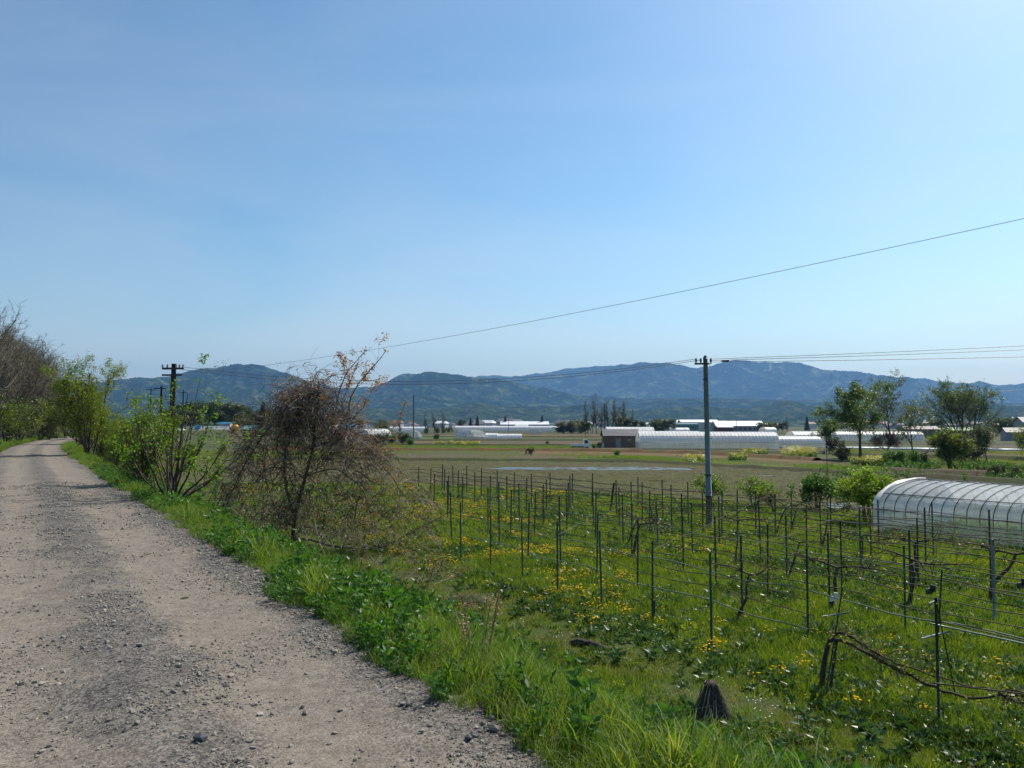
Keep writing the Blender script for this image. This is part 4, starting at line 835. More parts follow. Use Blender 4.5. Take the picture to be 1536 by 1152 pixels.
g = np.random.default_rng(6); t = thing('dry_stalks', put(715, 1010), 'cluster of dry brown stalks standing in the verge grass', 'dry plant'); P = []
for k in range(11): a = g.uniform(0, 6.28); P.append(line_pts([[math.cos(a)*.06, math.sin(a)*.06, -.05], [math.cos(a)*.1, math.sin(a)*.1, .25], [math.cos(a)*.17, math.sin(a)*.17, g.uniform(.42, .62)]], 8))
P = np.array(P); MB().tubes(P, np.full((11, 8), .0035), 4).obj('stalk', M['straw'], t); MB().leaves(on_twigs(P, 220, g, .45, .008), .022, rg=g, aspect=.6).obj('seed_heads', M['straw'], t)
# ------------------------------------------------------------------ the tree smothered in dead vines
g = np.random.default_rng(17); B0 = put(437, 826); YB = float(B0[1])
t = thing('tangled_tree', B0, 'small tree smothered in a brown tangle of dead vines beside the road', 'tree')
def tp(px, py, dy=0.): return aty(px, py, YB+dy) - B0
limbs = [([(437, 832), (436, 812), (444, 790), (441, 765), (455, 735), (459, 705), (473, 670), (470, 640), (480, 600), (478, 572)], .075, .03, 0),
 ([(443, 775), (432, 745), (425, 700), (430, 660), (450, 620)], .06, .03, .3), ([(478, 590), (455, 597), (425, 617), (397, 648), (372, 688), (350, 730), (335, 772)], .045, .02, .2),
 ([(438, 812), (450, 804), (486, 817), (522, 823), (560, 825), (590, 818), (604, 806), (625, 793), (657, 779), (675, 768)], .05, .014, -.5),
 ([(519, 700), (519, 660), (520, 628), (526, 591), (537, 577), (555, 555), (573, 533), (580, 527)], .042, .012, .1), ([(497, 680), (497, 631), (505, 600), (515, 570), (522, 555), (536, 540), (551, 524)], .036, .010, -.1),
 ([(522, 570), (518, 552), (512, 535), (508, 530)], .012, .005, 0), ([(526, 590), (545, 572), (560, 569), (580, 567)], .012, .005, .1), ([(515, 600), (530, 560), (541, 540), (532, 527)], .014, .005, .1),
 ([(470, 580), (482, 572), (500, 562), (522, 559), (526, 572)], .016, .006, .1), ([(560, 690), (575, 665), (590, 640), (602, 622), (608, 606)], .018, .006, -.4), ([(520, 640), (545, 610), (556, 590), (565, 575)], .014, .005, .2),
 ([(600, 812), (610, 850), (625, 880), (640, 905)], .02, .01, -.6), ([(590, 815), (608, 860), (620, 895), (632, 915)], .016, .01, -.4), ([(600, 870), (630, 880), (665, 876), (668, 905)], .014, .01, -.6),
 ([(440, 790), (415, 770), (405, 740), (395, 700), (402, 660)], .04, .015, .5), ([(470, 670), (520, 655), (560, 680), (590, 720), (620, 760)], .03, .01, -.2), ([(456, 715), (500, 700), (545, 730), (560, 790)], .03, .01, -.5)]
LP, LR = [], []
for pts, ra, rb, dy in limbs:
    n_ = len(pts); ds = [dy*min(1, k/3) + .12*math.sin(k*1.7+dy*9) for k in range(n_)]
    LP.append(line_pts([tp(p[0], p[1], d) for p, d in zip(pts, ds)], 16)); LR.append(np.linspace(ra, rb, 16))
LP, LR = np.array(LP), np.array(LR); LP[1:] += g.normal(0, .012, LP[1:].shape)
mb = MB().tubes(LP[:1], LR[:1], 9); mb.obj('trunk', M['bark'], t)
mb = MB().tubes(LP[1:], LR[1:]*(1+.1*g.normal(size=LR[1:].shape)), 6); tw, tr_ = sprout(LP, LR*.5, 7, .3, 50, .25, .2, .06, 6, g, rmin=.004); mb.tubes(tw, tr_, 4); mb.obj('branch', M['bark_grey'], t)
tw2, _ = sprout(tw, tr_, 3, .6, 40, .3, .2, .05, 5, g, rmin=.003)
# hanging vines fall from the envelope of the crown
N = 3500; env_x = np.array([340, 360, 385, 410, 440, 470, 500, 530, 560, 590, 620, 650]); env_y = np.array([740, 690, 640, 612, 592, 580, 608, 648, 672, 700, 735, 775])
sx = np.clip(np.where(g.uniform(0, 1, N) < .7, g.normal(468, 52, N), g.uniform(360, 640, N)), 345, 645); sy0 = np.interp(sx, env_x, env_y); sy = sy0 + (838-sy0)*g.uniform(0, 1, N)**1.9*.85
ka = g.integers(0, 64, N); kx = sx[:64].copy(); ky = sy0[:64] + (835-sy0[:64])*np.concatenate([g.uniform(0, .12, 30), g.uniform(.1, .9, 34)]); bd = g.uniform(0, 1, N) < .6; sx = np.where(bd, kx[ka]+g.normal(0, 12, N), sx); sy = np.where(bd, ky[ka]+g.normal(0, 13, N), sy); out_k = g.normal(0, .5, 64); dep = g.normal(0, .42, N)
P = np.zeros((N, 11, 3)); P[:, 0] = [tp(a, b, c) for a, b, c in zip(sx, sy, dep)]; out = (sx-470)/170.0
out = out + np.where(bd, out_k[ka], 0); d = unit(np.stack([out*.8+g.normal(0, .5, N), g.normal(0, .5, N), g.normal(.25, .5, N)], 1)); L = g.uniform(.35, 1.5, N)*np.where(g.uniform(0, 1, N) < .2, 1.5, 1)
for j in range(1, 11):
    d = unit(d + g.normal(0, .36, d.shape) + np.stack([out*.06, out*0, np.full(N, -.17)], 1)); P[:, j] = P[:, j-1]+d*(L/10)[:, None]
P[:, :, 2] = np.maximum(P[:, :, 2], -.3+.0*P[:, :, 2])
r_ = (g.uniform(.004, .010, N)*np.where(g.uniform(0, 1, N) < .06, 2.0, 1))[:, None]*np.linspace(1, .5, 11)[None]
k = g.uniform(0, 1, N) < .5
mb = MB().tubes(P[k], r_[k], 4); v2, vr2 = sprout(P[k], r_[k], 2, .28, 50, .2, .25, -.04, 5, g, rmin=.002); mb.tubes(v2, vr2, 3); mb.obj('dead_vines', M['vine_grey'], t)
mb = MB().tubes(P[~k], r_[~k]*1.3, 4); v3, vr3 = sprout(P[~k], r_[~k], 2, .3, 50, .2, .25, -.04, 5, g, rmin=.002); mb.tubes(v3, vr3, 3); mb.obj('dark_vines', M['vine_dark'], t)
def leaf_sprays(tips, n, size, spread, g, mb, aspect=.55):
    """sprays of several leaves round one shoot, as new compound leaves look"""
    c = np.repeat(tips, n, 0) + g.normal(0, spread, (len(tips)*n, 3)); return mb.leaves(c, size, rg=g, aspect=aspect, up=-.1)
tips = np.concatenate([on_twigs(P, 1300, g, .1, .04), on_twigs(LP[1:3], 60, g, .3, .1)]); tips = tips[(tips[:, 2] > .4)]
tips = np.concatenate([tips, np.array([tp(a, b, -.35+.3*g.normal()) for a, b in zip(g.normal(425, 30, 160), g.normal(650, 34, 160))])]); leaf_sprays(tips, 7, .072, .05, g, MB(), .5).obj('new_leaves', M['orange_leaf'], t)
ends = np.concatenate([LP[[4, 5, 6, 7, 8, 9, 10, 11], -1], on_twigs(LP[4:12], 34, g, .45, .03), on_twigs(tw[28:], 60, g, .7, .03), on_twigs(tw2[84:], 70, g, .6, .03)])
leaf_sprays(ends, 10, .10, .06, g, MB(), .42).obj('shoot_leaves', M['orange_leaf'], t)
leaf_sprays(on_twigs(P, 260, g, .5, .1), 5, .05, .06, g, MB(), .5).obj('green_leaves', M['willow_leaf'], t)

# ------------------------------------------------------------------ shrubs and young trees on the bank
def fan_shrub(name, basepx, tips, seed, label, leafmat, nl, ls, barkm='bark_grey', r=.03, dep=.8, nch=(5, 4), cat='shrub', leaf_n=5, bulge=.25, asp=.5, spread=.05, K=10, up=(.12, .1)):
    g = np.random.default_rng(seed); B = put(*basepx); t = thing(name, B, label, cat); P = []
    for (x, y) in tips:
        e = aty(x, y, B[1]+g.normal(0, dep))-B; b = g.normal(0, .06, 3)*[1, 1, 0]; m = (b+e)*.5+np.array([e[0]*bulge*.4, e[1]*bulge*.4, -bulge*.15*np.linalg.norm(e)])+g.normal(0, .05, 3)
        P.append(line_pts([b-[0, 0, .1], b*.6+m*.4+[0, 0, .05], m, m*.45+e*.55, e], K))
    P = np.array(P); P[:, 1:-1] += g.normal(0, .015, P[:, 1:-1].shape); Rr = np.repeat((r*np.linspace(1, .22, K))[None], len(P), 0)*g.uniform(.6, 1.2, (len(P), 1))
    MB().tubes(P, Rr, 6).obj('stem', M[barkm], t); mb = MB(); Q, q_ = P, Rr; allq = []
    for i, n_ in enumerate(nch): Q, q_ = sprout(Q, q_, n_, .36 if i == 0 else .5, 42, .3, .13, up[i], 5, g, rmin=.003); mb.tubes(Q, q_, 4 if i == 0 else 3)
    mb.obj('twigs', M[barkm], t)
    mb = MB(); leaf_sprays(on_twigs(Q, nl, g, .35, .02), leaf_n, ls, spread, g, mb, asp); mb.obj('foliage', M[leafmat], t); return t
fan_shrub('leafy_shrub', (257, 757), [(183, 655), (205, 632), (222, 605), (243, 590), (262, 620), (282, 590), (296, 612), (318, 622), (338, 668), (340, 690), (196, 690), (372, 672), (228, 655), (300, 570), (270, 660)], 21,
          'many stemmed shrub with sparse bright leaves in front of the wooden pole', 'spring_leaf', 470, .08, 'bark', r=.034, dep=.9)
fan_shrub('bramble_shrub', (305, 775), [(330, 700), (360, 690), (385, 715), (400, 740), (350, 735), (378, 690), (410, 700), (395, 770)], 22, 'dark leaning shrub between the leafy shrub and the tangled tree', 'hedge_leaf', 200, .05, 'bark', r=.022, dep=.6, nch=(6, 5), up=(.02, 0))
fan_shrub('sapling', (405, 830), [(395, 760), (412, 745), (380, 775), (420, 770)], 24, 'small dark sapling at the foot of the tangled tree', 'hedge_leaf', 80, .045, 'bark', r=.015, dep=.3)
M['amber_leaf'] = leaf_mat('amber_leaf', [(.10, .12, .02), (.20, .15, .03), (.13, .15, .03)], .4, tmul=1.3)
for k, (bp, tt, lb) in enumerate([((500, 850), [(470, 770), (500, 750), (530, 770), (555, 790), (450, 790)], 'thin brown brush under the right side of the tangled tree'), ((580, 862), [(560, 780), (590, 770), (620, 790), (640, 820), (540, 800)], 'thin brown brush right of the tangled tree'),
      ((395, 808), [(360, 730), (385, 710), (405, 730), (350, 760), (420, 750)], 'thin brown brush left of the tangled tree trunk'), ((640, 880), [(610, 820), (640, 810), (668, 830), (690, 850)], 'low brown brush below the right end of the tangle')]):
    fan_shrub('brush', bp, tt, 301+k, lb, 'amber_leaf', 240, .045, 'vine_grey', r=.016, dep=.7, nch=(9, 6), up=(0, -.03), asp=.5)
def place_set(proto_list, items, group):
    used = set()
    for (pi, px, py, h, rz, lab) in items:
        pr, h0 = proto_list[pi]; loc = put(px, py) if h > 0 else atz(px, py); h = abs(h)
        if pi not in used:
            used.add(pi); pr.location = [float(v) for v in loc]; pr.rotation_euler = (0, 0, rz); s = h/h0; pr.scale = (s, s, s); pr['label'] = lab; pr['group'] = group
        else: copy_tree(pr, loc, rz, h/h0, lab, group)
wil = [(make_tree('willow_bush', 31+i, 4.5, .05, 'x', 'bush', 'willow_leaf', 15000, .105, 'bark', nch=(9, 6, 4), ratio=(.55, .5, .5), ang=(32, 38, 42), t0=(.08, .15, .2), up=(.14, .08, .03), multi=7, trunk_len=.95, spread=.3, jit=.09, aspect=.38, rmin=.004), 4.6) for i in range(3)]
place_set(wil, [(0, 136, 692, 4.9, .3, 'tallest bright green bush on the bank by the road bend'), (1, 172, 706, 3.5, 1.2, 'second green bush from the bend, right of the tallest'), (2, 205, 724, 2.6, 2.2, 'round green bush just left of the many stemmed shrub'),
    (0, 118, 672, 5.0, 3.2, 'green bush closest to the road bend'), (1, 152, 686, 3.9, 4.2, 'green bush behind the tallest one'), (2, 190, 700, 3.0, 5.1, 'green bush left behind the wooden pole'),
    (1, 232, 722, 2.2, .5, 'low green bush right below the wooden pole'), (0, 226, 700, 2.6, 2.9, 'green bush behind the wooden pole'), (2, 262, 700, 2.3, 1.9, 'green bush right of the wooden pole'),
    (1, 216, 736, 2.2, 2.4, 'green bush right behind the stems of the leafy shrub'), (2, 184, 716, 2.8, .2, 'green bush left of the leafy shrub'), (0, 160, 702, 3.2, 1.9, 'green bush filling the gap below the wooden pole'), (1, 252, 738, 1.8, 3.3, 'low green bush at the foot of the wooden pole'), (0, 186, 708, 3.2, .7, 'green bush on the bank between the second bush and the pole'), (1, 214, 722, 2.6, 4.0, 'low green bush on the bank left of the pole foot'), (0, 128, 664, 5.4, 5.6, 'far green bush hiding the road beyond the bend'), (2, 172, 676, 3.8, .9, 'far green bush in the gap below the hills'), (1, 290, 690, 2.0, 3.9, 'low green bush below the orange kiosk'), (2, 330, 686, 1.7, 2.0, 'low green bush beside the tangled tree')], 'green bushes along the bank')
bare = [(make_tree('bare_tree', 41+i, 12, .17, 'x', 'tree', 'bud', 7000, .10, 'bark_grey', nch=(14, 9, 7), ratio=(.55, .48, .45), ang=(30, 34, 38), t0=(.18, .2, .2), up=(.12, .08, .05), trunk_len=.85, rmin=.012, jit=.05, multi=3, spread=.16, aspect=.5), 12.3) for i in range(3)]
items = []; BT = [(-110, 686, 9.5), (-55, 676, 9.8), (-28, 670, 10), (-4, 666, 10), (10, 664, 10.2), (22, 662, 10.4), (34, 661, 9.6), (45, 660, 10), (56, 659.5, 10.4), (66, 659, 11), (76, 658.5, 10.2), (86, 658, 10.4), (94, 657.5, 9.2), (102, 657, 9.4), (109, 657, 7.6), (118, 656, 6.4), (17, 659, 11.8), (50, 657, 11.5), (-12, 661, 11.6), (74, 656, 10.5)]
for k, (x, y, h) in enumerate(BT):
    Yd = 1.75*1200/(y-638); 
    items.append((k % 3, x, y, h, k*1.7, None))
used = set()
for k, (pi, x, y, h, rz, _) in enumerate(items):
    h *= 1.1; Yd = 1.8*1200/(y-638); X0 = (x-768)/1200*Yd; s, q = to_sq(X0, Yd); q = min(float(q), -3.4); X0, Y0 = from_sq(float(s), q-.8*(k % 3)); lab = 'leafless brown tree, %s from the left picture edge in the roadside wood' % ORD[1+sorted(range(len(BT)), key=lambda i: BT[i][0]).index(k)]
    loc = (X0, Y0, 2.3); pr, h0 = bare[pi]
    if pi not in used: used.add(pi); pr.location = [float(v) for v in loc]; pr.rotation_euler = (0, 0, rz); pr.scale = (h/h0,)*3; pr['label'] = lab; pr['group'] = 'leafless trees of the roadside wood'
    else: copy_tree(pr, loc, rz, h/h0, lab, 'leafless trees of the roadside wood')
und = [(make_tree('undergrowth_bush', 51+i, 3, .03, 'x', 'bush', ['hedge_leaf', 'willow_leaf'][i], 2600, .13, 'bark', nch=(7, 5, 3), ang=(36, 40, 42), t0=(.05, .1, .2), up=(.1, .05, 0), multi=6, trunk_len=.9, spread=.35, jit=.12, rmin=.008), 3.0) for i in range(2)]
place_set(und, [(i % 2, x, y, h, i*1.3, 'low %s bush under the bare trees, %s from the left' % (['dull', 'yellow green'][i % 2], ORD[i+1])) for i, (x, y, h) in enumerate([(-30, 676, 4), (8, 666, 3.5), (30, 664, 4), (45, 661, 3.5), (60, 660, 4.5), (74, 659, 3.5), (86, 657.5, 4.5), (97, 657, 4), (108, 656.5, 5), (117, 656, 5)])], 'bushes under the roadside trees')

# ------------------------------------------------------------------ orchard trees and field trees
orch = dict(nch=(9, 6, 4), ratio=(.8, .6, .5), ang=(60, 48, 45), up=(.06, .05, .02), multi=3, trunk_len=.7, spread=.3, t0=(.5, .2, .2), rmin=.005)
for (px, py, h, nl, ls, mt, lab, sd, kw) in [
    (1224, 768, 2.15, 5200, .12, 'broad', 'round dark green orchard tree, left of the brighter one', 61, {}), (1297, 786, 2.65, 7500, .12, 'spring_leaf', 'bright green leafy orchard tree left of the near greenhouse', 62, {}),
    (1130, 766, 1.9, 1700, .11, 'spring_leaf', 'thin spreading orchard tree right of the utility pole', 63, {}), (1066, 762, 2.0, 1500, .11, 'spring_leaf', 'thin orchard tree half hidden behind the utility pole', 64, {}), (1165, 772, 1.5, 300, .08, 'spring_leaf', 'small sparse orchard sapling between two leafy trees', 65, {}), (1322, 778, 2.2, 1800, .11, 'spring_leaf', 'leafy branchy tree right behind the bright orchard tree', 66, {})]:
    o = make_tree('orchard_tree', sd, h, .05, lab, 'tree', mt, nl, ls, 'bark', jit=.07, **orch); o.location = [float(v) for v in atz(px, py)]
ft_ = dict(nch=(12, 9, 6), ratio=(.82, .55, .48), ang=(42, 44, 44), t0=(.2, .2, .2), up=(.05, .03, .0), rmin=.02, curl=.16)
for (px, py, h, nl, ls, mt, lab, sd, kw) in [
    (1291, 688, 9.6, 10500, .26, 'tree_leaf', 'tallest broad dark tree in the field on the right', 71, dict(trunk_len=.72, r0=.2, ang=(52, 46, 46))), (1337, 664, 13.6, 6000, .30, 'tree_leaf_pale', 'airy tree with thin foliage behind the tallest one', 72, dict(trunk_len=.8, r0=.24, ang=(34, 40, 44))),
    (1448, 676, 11.2, 10500, .27, 'tree_leaf', 'broad multi stemmed tree below the far pylon', 73, dict(multi=4, spread=.18, trunk_len=.78, r0=.16, ang=(36, 42, 44))), (1244, 676, 5.0, 3500, .28, 'tree_leaf', 'low dark tree left of the tallest field tree', 74, dict(r0=.1)),
    (1370, 684, 6.2, 2200, .24, 'tree_leaf_pale', 'thin crooked small tree between the big field trees', 75, dict(r0=.12, nch=(8, 6, 4))), (1424, 704, 3.4, 6000, .18, 'willow_leaf', 'bright bushy tree in front of the multi stemmed tree', 76, dict(multi=4, r0=.06, trunk_len=.8, spread=.18, ang=(34, 40, 44))),
    (1462, 692, 2.4, 2500, .18, 'hedge_leaf', 'dark bush beside the bright bushy tree', 77, dict(multi=6, r0=.05, spread=.5)), (1482, 698, 4.0, 3500, .15, 'tree_leaf_pale', 'pale young tree at the right in the field', 78, dict(r0=.05, ang=(30, 36, 40))),
    (1330, 676, 3.4, 500, .2, 'tree_leaf_pale', 'leafless bush behind the tallest field tree', 79, dict(multi=6, r0=.05, spread=.5)), (1538, 690, 4.2, 1800, .2, 'willow_leaf', 'green tree at the right picture edge', 80, dict(r0=.07)),
    (1262, 692, 1.7, 1200, .2, 'hedge_leaf', 'low dark bush at the foot of the tallest field tree', 81, dict(multi=6, r0=.04, spread=.6)), (1254, 681, 2.6, 600, .2, 'hedge_leaf', 'small scrubby bush under the low dark tree', 82, dict(multi=4, r0=.04, spread=.5))]:
    p = dict(ft_); p.update(kw); o = make_tree('field_tree' if h > 4 else 'field_bush', sd, h, p.pop('r0'), lab, 'tree' if h > 4 else 'bush', mt, nl, ls, 'bark', jit=.2, **p); o.location = [float(v) for v in atz(px, py)]
# hedge of leafy bushes behind the near greenhouse and along the mid field
dense = [(make_tree('leafy_bush', 91+i, 2.2, .03, 'x', 'bush', ['broad', 'hedge_leaf'][i], 2600, .16, 'bark', nch=(7, 5, 3), ang=(45, 45, 45), t0=(.05, .1, .2), multi=6, trunk_len=.8, spread=.6, jit=.14, rmin=.006), 2.0) for i in range(2)]
def w(lst): return [(pi, x, y, -h, i*1.37, lab) for i, (pi, x, y, h, lab) in enumerate(lst)]
place_set(dense, w([(0, 1335, 698, 1.5, 'leafy bush right behind the yellow patch, first of the row'), (0, 1352, 699, 1.7, 'leafy bush, second from the left in the row behind the greenhouse'), (0, 1370, 698, 1.6, 'leafy bush, third from the left in the row behind the greenhouse'), (1, 1388, 697, 1.3, 'dull bush at the right end of the leafy row'),
    (1, 1500, 716, 1.0, 'low weedy bush right behind the greenhouse roof'), (1, 1524, 718, 1.0, 'low weedy bush at the picture edge behind the greenhouse'), (1, 1470, 713, .8, 'lowest weedy bush behind the greenhouse roof'),
    (1, 548, 668, 2.4, 'dark bush at the left end of the dyke by the white tunnels'), (0, 560, 668, 2.2, 'leafy green bush, second from the left on the dyke'), (1, 575, 668, 2.6, 'dark bush in the middle of the dyke'), (0, 590, 667, 2.2, 'green bush left of the thin pole on the dyke'), (1, 603, 667, 2.6, 'scrubby bush just left of the thin pole'), (0, 614, 669, 1.6, 'low green bush at the foot of the thin pole'),
    (1, 656, 660, 1.7, 'small dark bush between two white tunnels'), (0, 640, 651, 3.0, 'green bush behind the small dark bush'), (1, 655, 650, 3.2, 'brownish bush behind the left tunnels'), (1, 672, 649, 3.2, 'dark bush left of the long white roofs'), (0, 664, 650, 2.8, 'pale green bush left of the long white roofs'),
    (1, 797, 682, 1.0, 'small dark bush left of the white truck'), (1, 821, 668, .9, 'tiny dark bush on the track left of the truck'), (0, 927, 685, .9, 'small bright bush below the truck'), (0, 890, 673, .9, 'low green bush right behind the truck'), (1, 901, 672, 1.1, 'low bush left of the brown shed')]), 'bushes in the middle distance')

# ------------------------------------------------------------------ distant trees
far_t = {'green': (make_tree('distant_tree', 101, 9, .15, 'x', 'tree', 'hedge_leaf', 2200, .55, 'bark', nch=(9, 6, 4), ang=(45, 45, 45), trunk_len=.7, jit=.35, rmin=.03), 9),
         'bush': (make_tree('distant_bush', 102, 7, .12, 'x', 'bush', 'tree_leaf_pale', 2000, .6, 'bark', nch=(9, 6, 4), ang=(45, 45, 45), t0=(.05, .1, .1), multi=4, spread=.4, trunk_len=.7, jit=.4, rmin=.03), 6.5),
         'bare': (make_tree('bare_poplar', 103, 11, .14, 'x', 'tree', 'bud', 500, .3, 'bark', nch=(22, 7, 4), ratio=(.3, .4, .4), ang=(28, 30, 35), t0=(.2, .1, .1), up=(.15, .1, 0), trunk_len=.95, rmin=.035, jit=.1), 11)}
def conifer(seed, h):
    g = np.random.default_rng(seed); t = thing('conifer', (0, 0, 0), 'x', 'tree'); MB().tubes(np.array([[0, 0, 0], [0, 0, h]]), np.array([.18, .03]), 6).obj('trunk', M['bark'], t)
    z = g.uniform(.06, 1, 3000)**1.2; r = (1-z)*h*.2*g.uniform(.5, 1.05, 3000)+.1; a = g.uniform(0, 6.28, 3000); MB().leaves(np.stack([np.cos(a)*r, np.sin(a)*r, z*h], 1), .5, rg=g, up=-.3, aspect=.5).obj('crown', M['conifer'], t); return t
far_t['conifer'] = (conifer(104, 10), 10.)
far_used = set()
def far_tree(kind, px, D, top, lab, group=None, sxy=1.0):
    pr, h0 = far_t[kind]; loc = ((px-768)/1200*D, D, 0.); h = EYE+(638-top)/1200*D; s = h/h0; rz = (px*13) % 6.28
    if kind not in far_used: far_used.add(kind); o = pr; o.location = loc; o['label'] = lab; o.rotation_euler = (0, 0, rz)
    else: o = copy_tree(pr, loc, rz, s, lab)
    o.scale = (s*sxy, s*sxy, s)
    if group: o['group'] = group
    elif 'group' in o: del o['group']
for i, (x, tp_) in enumerate([(276, 612), (286, 606), (297, 602), (308, 600), (320, 600), (332, 603), (345, 606), (357, 608), (368, 607), (380, 612), (392, 614), (404, 618), (262, 608), (250, 612), (430, 620), (445, 622)]):
    far_tree('green', x, 330+(i*37) % 60, tp_, 'dark distant tree behind the orange kiosk, %s from the left' % ORD[1+sorted(range(16), key=lambda j: [276, 286, 297, 308, 320, 332, 345, 357, 368, 380, 392, 404, 262, 250, 430, 445][j]).index(i)], 'distant tree belt on the left', 1.3)
for i, x in enumerate([882, 888, 895, 901, 912, 918, 925, 932, 939, 946, 928]): far_tree('bare', x, 390+(i*29) % 40, [606, 612, 604, 610, 604, 606, 604, 606, 608, 616, 612][i], 'tall bare poplar above the brown shed, %s from the left' % ORD[1+sorted([882, 888, 895, 901, 912, 918, 925, 932, 939, 946, 928]).index(x)], 'bare poplars above the brown shed')
for x, tp_, D, kd, lab in [(395, 603, 300, 'conifer', 'dark conifer above the tangled tree at the left'), (706, 627, 620, 'conifer', 'first of two dark conifers left of centre'), (716, 624, 620, 'conifer', 'taller of two dark conifers left of centre'), (758, 624, 640, 'conifer', 'lone broad dark conifer above the white roofs'), (813, 624, 640, 'conifer', 'narrow upright dark conifer near the centre'),
    (1210, 625, 620, 'conifer', 'dark conifer right of the far factory roofs'), (690, 629, 600, 'green', 'dark tree at the left end of the long white roofs'), (845, 630, 420, 'bush', 'yellow green bush mass left of the poplars'), (858, 628, 420, 'bush', 'taller yellow green bush left of the poplars'), (870, 627, 430, 'bush', 'yellow green bush touching the poplars'),
    (878, 631, 330, 'green', 'dark round tree in front of the poplars'), (936, 625, 360, 'green', 'green tree below the poplars'), (950, 628, 360, 'green', 'green tree right of the poplars'), (962, 631, 380, 'green', 'low green tree left of the teal hall'), (991, 626, 400, 'bush', 'olive tree left of the teal hall'), (1001, 628, 400, 'green', 'olive green tree touching the teal hall'),
    (1142, 631, 430, 'bush', 'pale bush left of the far houses'), (1156, 630, 430, 'bush', 'pale bush in the middle of the far houses'), (1172, 632, 430, 'green', 'dark bush right of the far factory'), (1505, 622, 330, 'bush', 'wide round bush behind the grey house'), (1525, 623, 330, 'bush', 'round bush above the roof of the grey house'), (1400, 628, 330, 'green', 'dark tree between the big field trees'),
    (1290, 630, 500, 'green', 'far tree glimpsed through the tallest field tree'), (1380, 632, 450, 'bush', 'far bush left of the multi stemmed tree'), (640, 622, 380, 'bare', 'thin bare tree right of the thin pole'), (652, 620, 380, 'bare', 'second bare tree right of the thin pole'), (664, 618, 380, 'bare', 'tallest bare tree right of the thin pole'), (600, 626, 300, 'bare', 'bare tree in front of the left white tunnel'),
    (540, 628, 380, 'green', 'green tree behind the blue roofed shed'), (500, 627, 380, 'green', 'dark tree left of the blue roofed shed'), (570, 630, 420, 'bush', 'low bush behind the left tunnels'), (470, 625, 380, 'green', 'dark tree behind the tangled tree')]:
    far_tree(kd, x, D, tp_, lab, None, 1.25 if kd in ('green', 'bush') else 1)
k = 0
for i in range(46):      # hedgerow trees of the far plain, at the foot of the hills
    D = 700+((i*193) % 900); x = 300+((i*137) % 1240)+i*.7; pr = far_t[['green', 'bush', 'green'][i % 3]]; h = 6+(i*7) % 6
    copy_tree(pr[0], ((x-768)/1200*D, D, 0), i*1.1, (1.6*h/pr[1], 1.6*h/pr[1], h/pr[1]), 'small dark tree among the far houses at the foot of the hills', 'far trees at the foot of the hills')

# ------------------------------------------------------------------ greenhouses
def greenhouse(A, B, w_, h, wall, step, label, roof='film', side='film_clear', hoop_r=.015, hoopm='hoop', group=None, detail=True, ends=(True, True), skirt=.0, roofwall=None, purlins=3):
    A, B = np.array([A[0], A[1], 0.]), np.array([B[0], B[1], 0.]); L = np.linalg.norm(B-A); ax = (B-A)/L; pr = np.array([-ax[1], ax[0], 0]); t = thing('greenhouse', A, label, 'greenhouse', group)
    th = np.linspace(0, math.pi, 17); arc = np.stack([-np.cos(th)*w_/2, wall+np.sin(th)**.9*(h-wall)], 1); prof = np.concatenate([[[-w_/2, 0]], [[-w_/2, wall*.5]], arc, [[w_/2, wall*.5]], [[w_/2, 0]]])
    def pos(s, o, z, k=1.0): return ax*s + pr*o*k + np.array([0, 0, z])
    nh = int(L/step)+1; g = np.random.default_rng(int(L*10)); hm_ = None
    P = np.array([pr*o+np.array([0, 0, z]) for o, z in prof]); me = MB().tubes(P, np.full(len(P), hoop_r), 5).mesh('hoop', M[hoopm])
    for i in range(nh): link('hoop', me, t, ax*min(L, i*step))
    rs = np.linspace(0, L, max(2, nh*(2 if detail else 1)+1)); k = 1+.004
    def skin(pf, name, mat, sag=0.02):
        G = np.array([[pos(s, o*.988, z-.02 + (0 if z < .05 else -sag*abs(math.sin(s/step*math.pi))) + (g.normal(0, .006) if detail else 0)) for o, z in pf] for s in rs]); return MB().grid(G[:, :, 0], G[:, :, 1], G[:, :, 2]).obj(name, M[mat], t)
    skin(arc, 'roof_film', roof)
    if wall > .1:
        for sg in (-1, 1):
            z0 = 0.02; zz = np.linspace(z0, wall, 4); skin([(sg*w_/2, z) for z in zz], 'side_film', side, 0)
    for o, z in [(arc[8][0], arc[8][1]-.03), (arc[3][0], arc[3][1]-.03), (arc[13][0], arc[13][1]-.03), (-w_/2, wall), (w_/2, wall)][:purlins+2]:
        MB().tubes(np.array([pos(-.02, o, z), pos(L+.02, o, z)]), np.array([hoop_r*.9]*2), 5).obj('purlin', M[hoopm], t)
    for e, on in zip((0, L), ends):
        if not on: continue
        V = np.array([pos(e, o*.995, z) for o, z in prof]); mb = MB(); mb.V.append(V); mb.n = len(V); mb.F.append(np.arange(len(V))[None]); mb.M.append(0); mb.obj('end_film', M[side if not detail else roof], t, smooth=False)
        mb = MB()
        for o in (-w_*.28, -w_*.12, w_*.12, w_*.28):
            zt = wall+math.sqrt(max(0, 1-(2*o/w_)**2))*(h-wall); mb.tubes(np.array([pos(e-.03, o, 0), pos(e-.03, o, zt)]), np.array([hoop_r*1.2]*2), 5)
        for z in (wall*.5, wall, wall+(h-wall)*.45):
            hw = w_/2 if z <= wall else w_/2*math.sqrt(1-((z-wall)/(h-wall))**2); mb.tubes(np.array([pos(e-.03, -hw, z), pos(e-.03, hw, z)]), np.array([hoop_r*1.1]*2), 5)
        mb.obj('end_frame', M[hoopm], t)
    return t
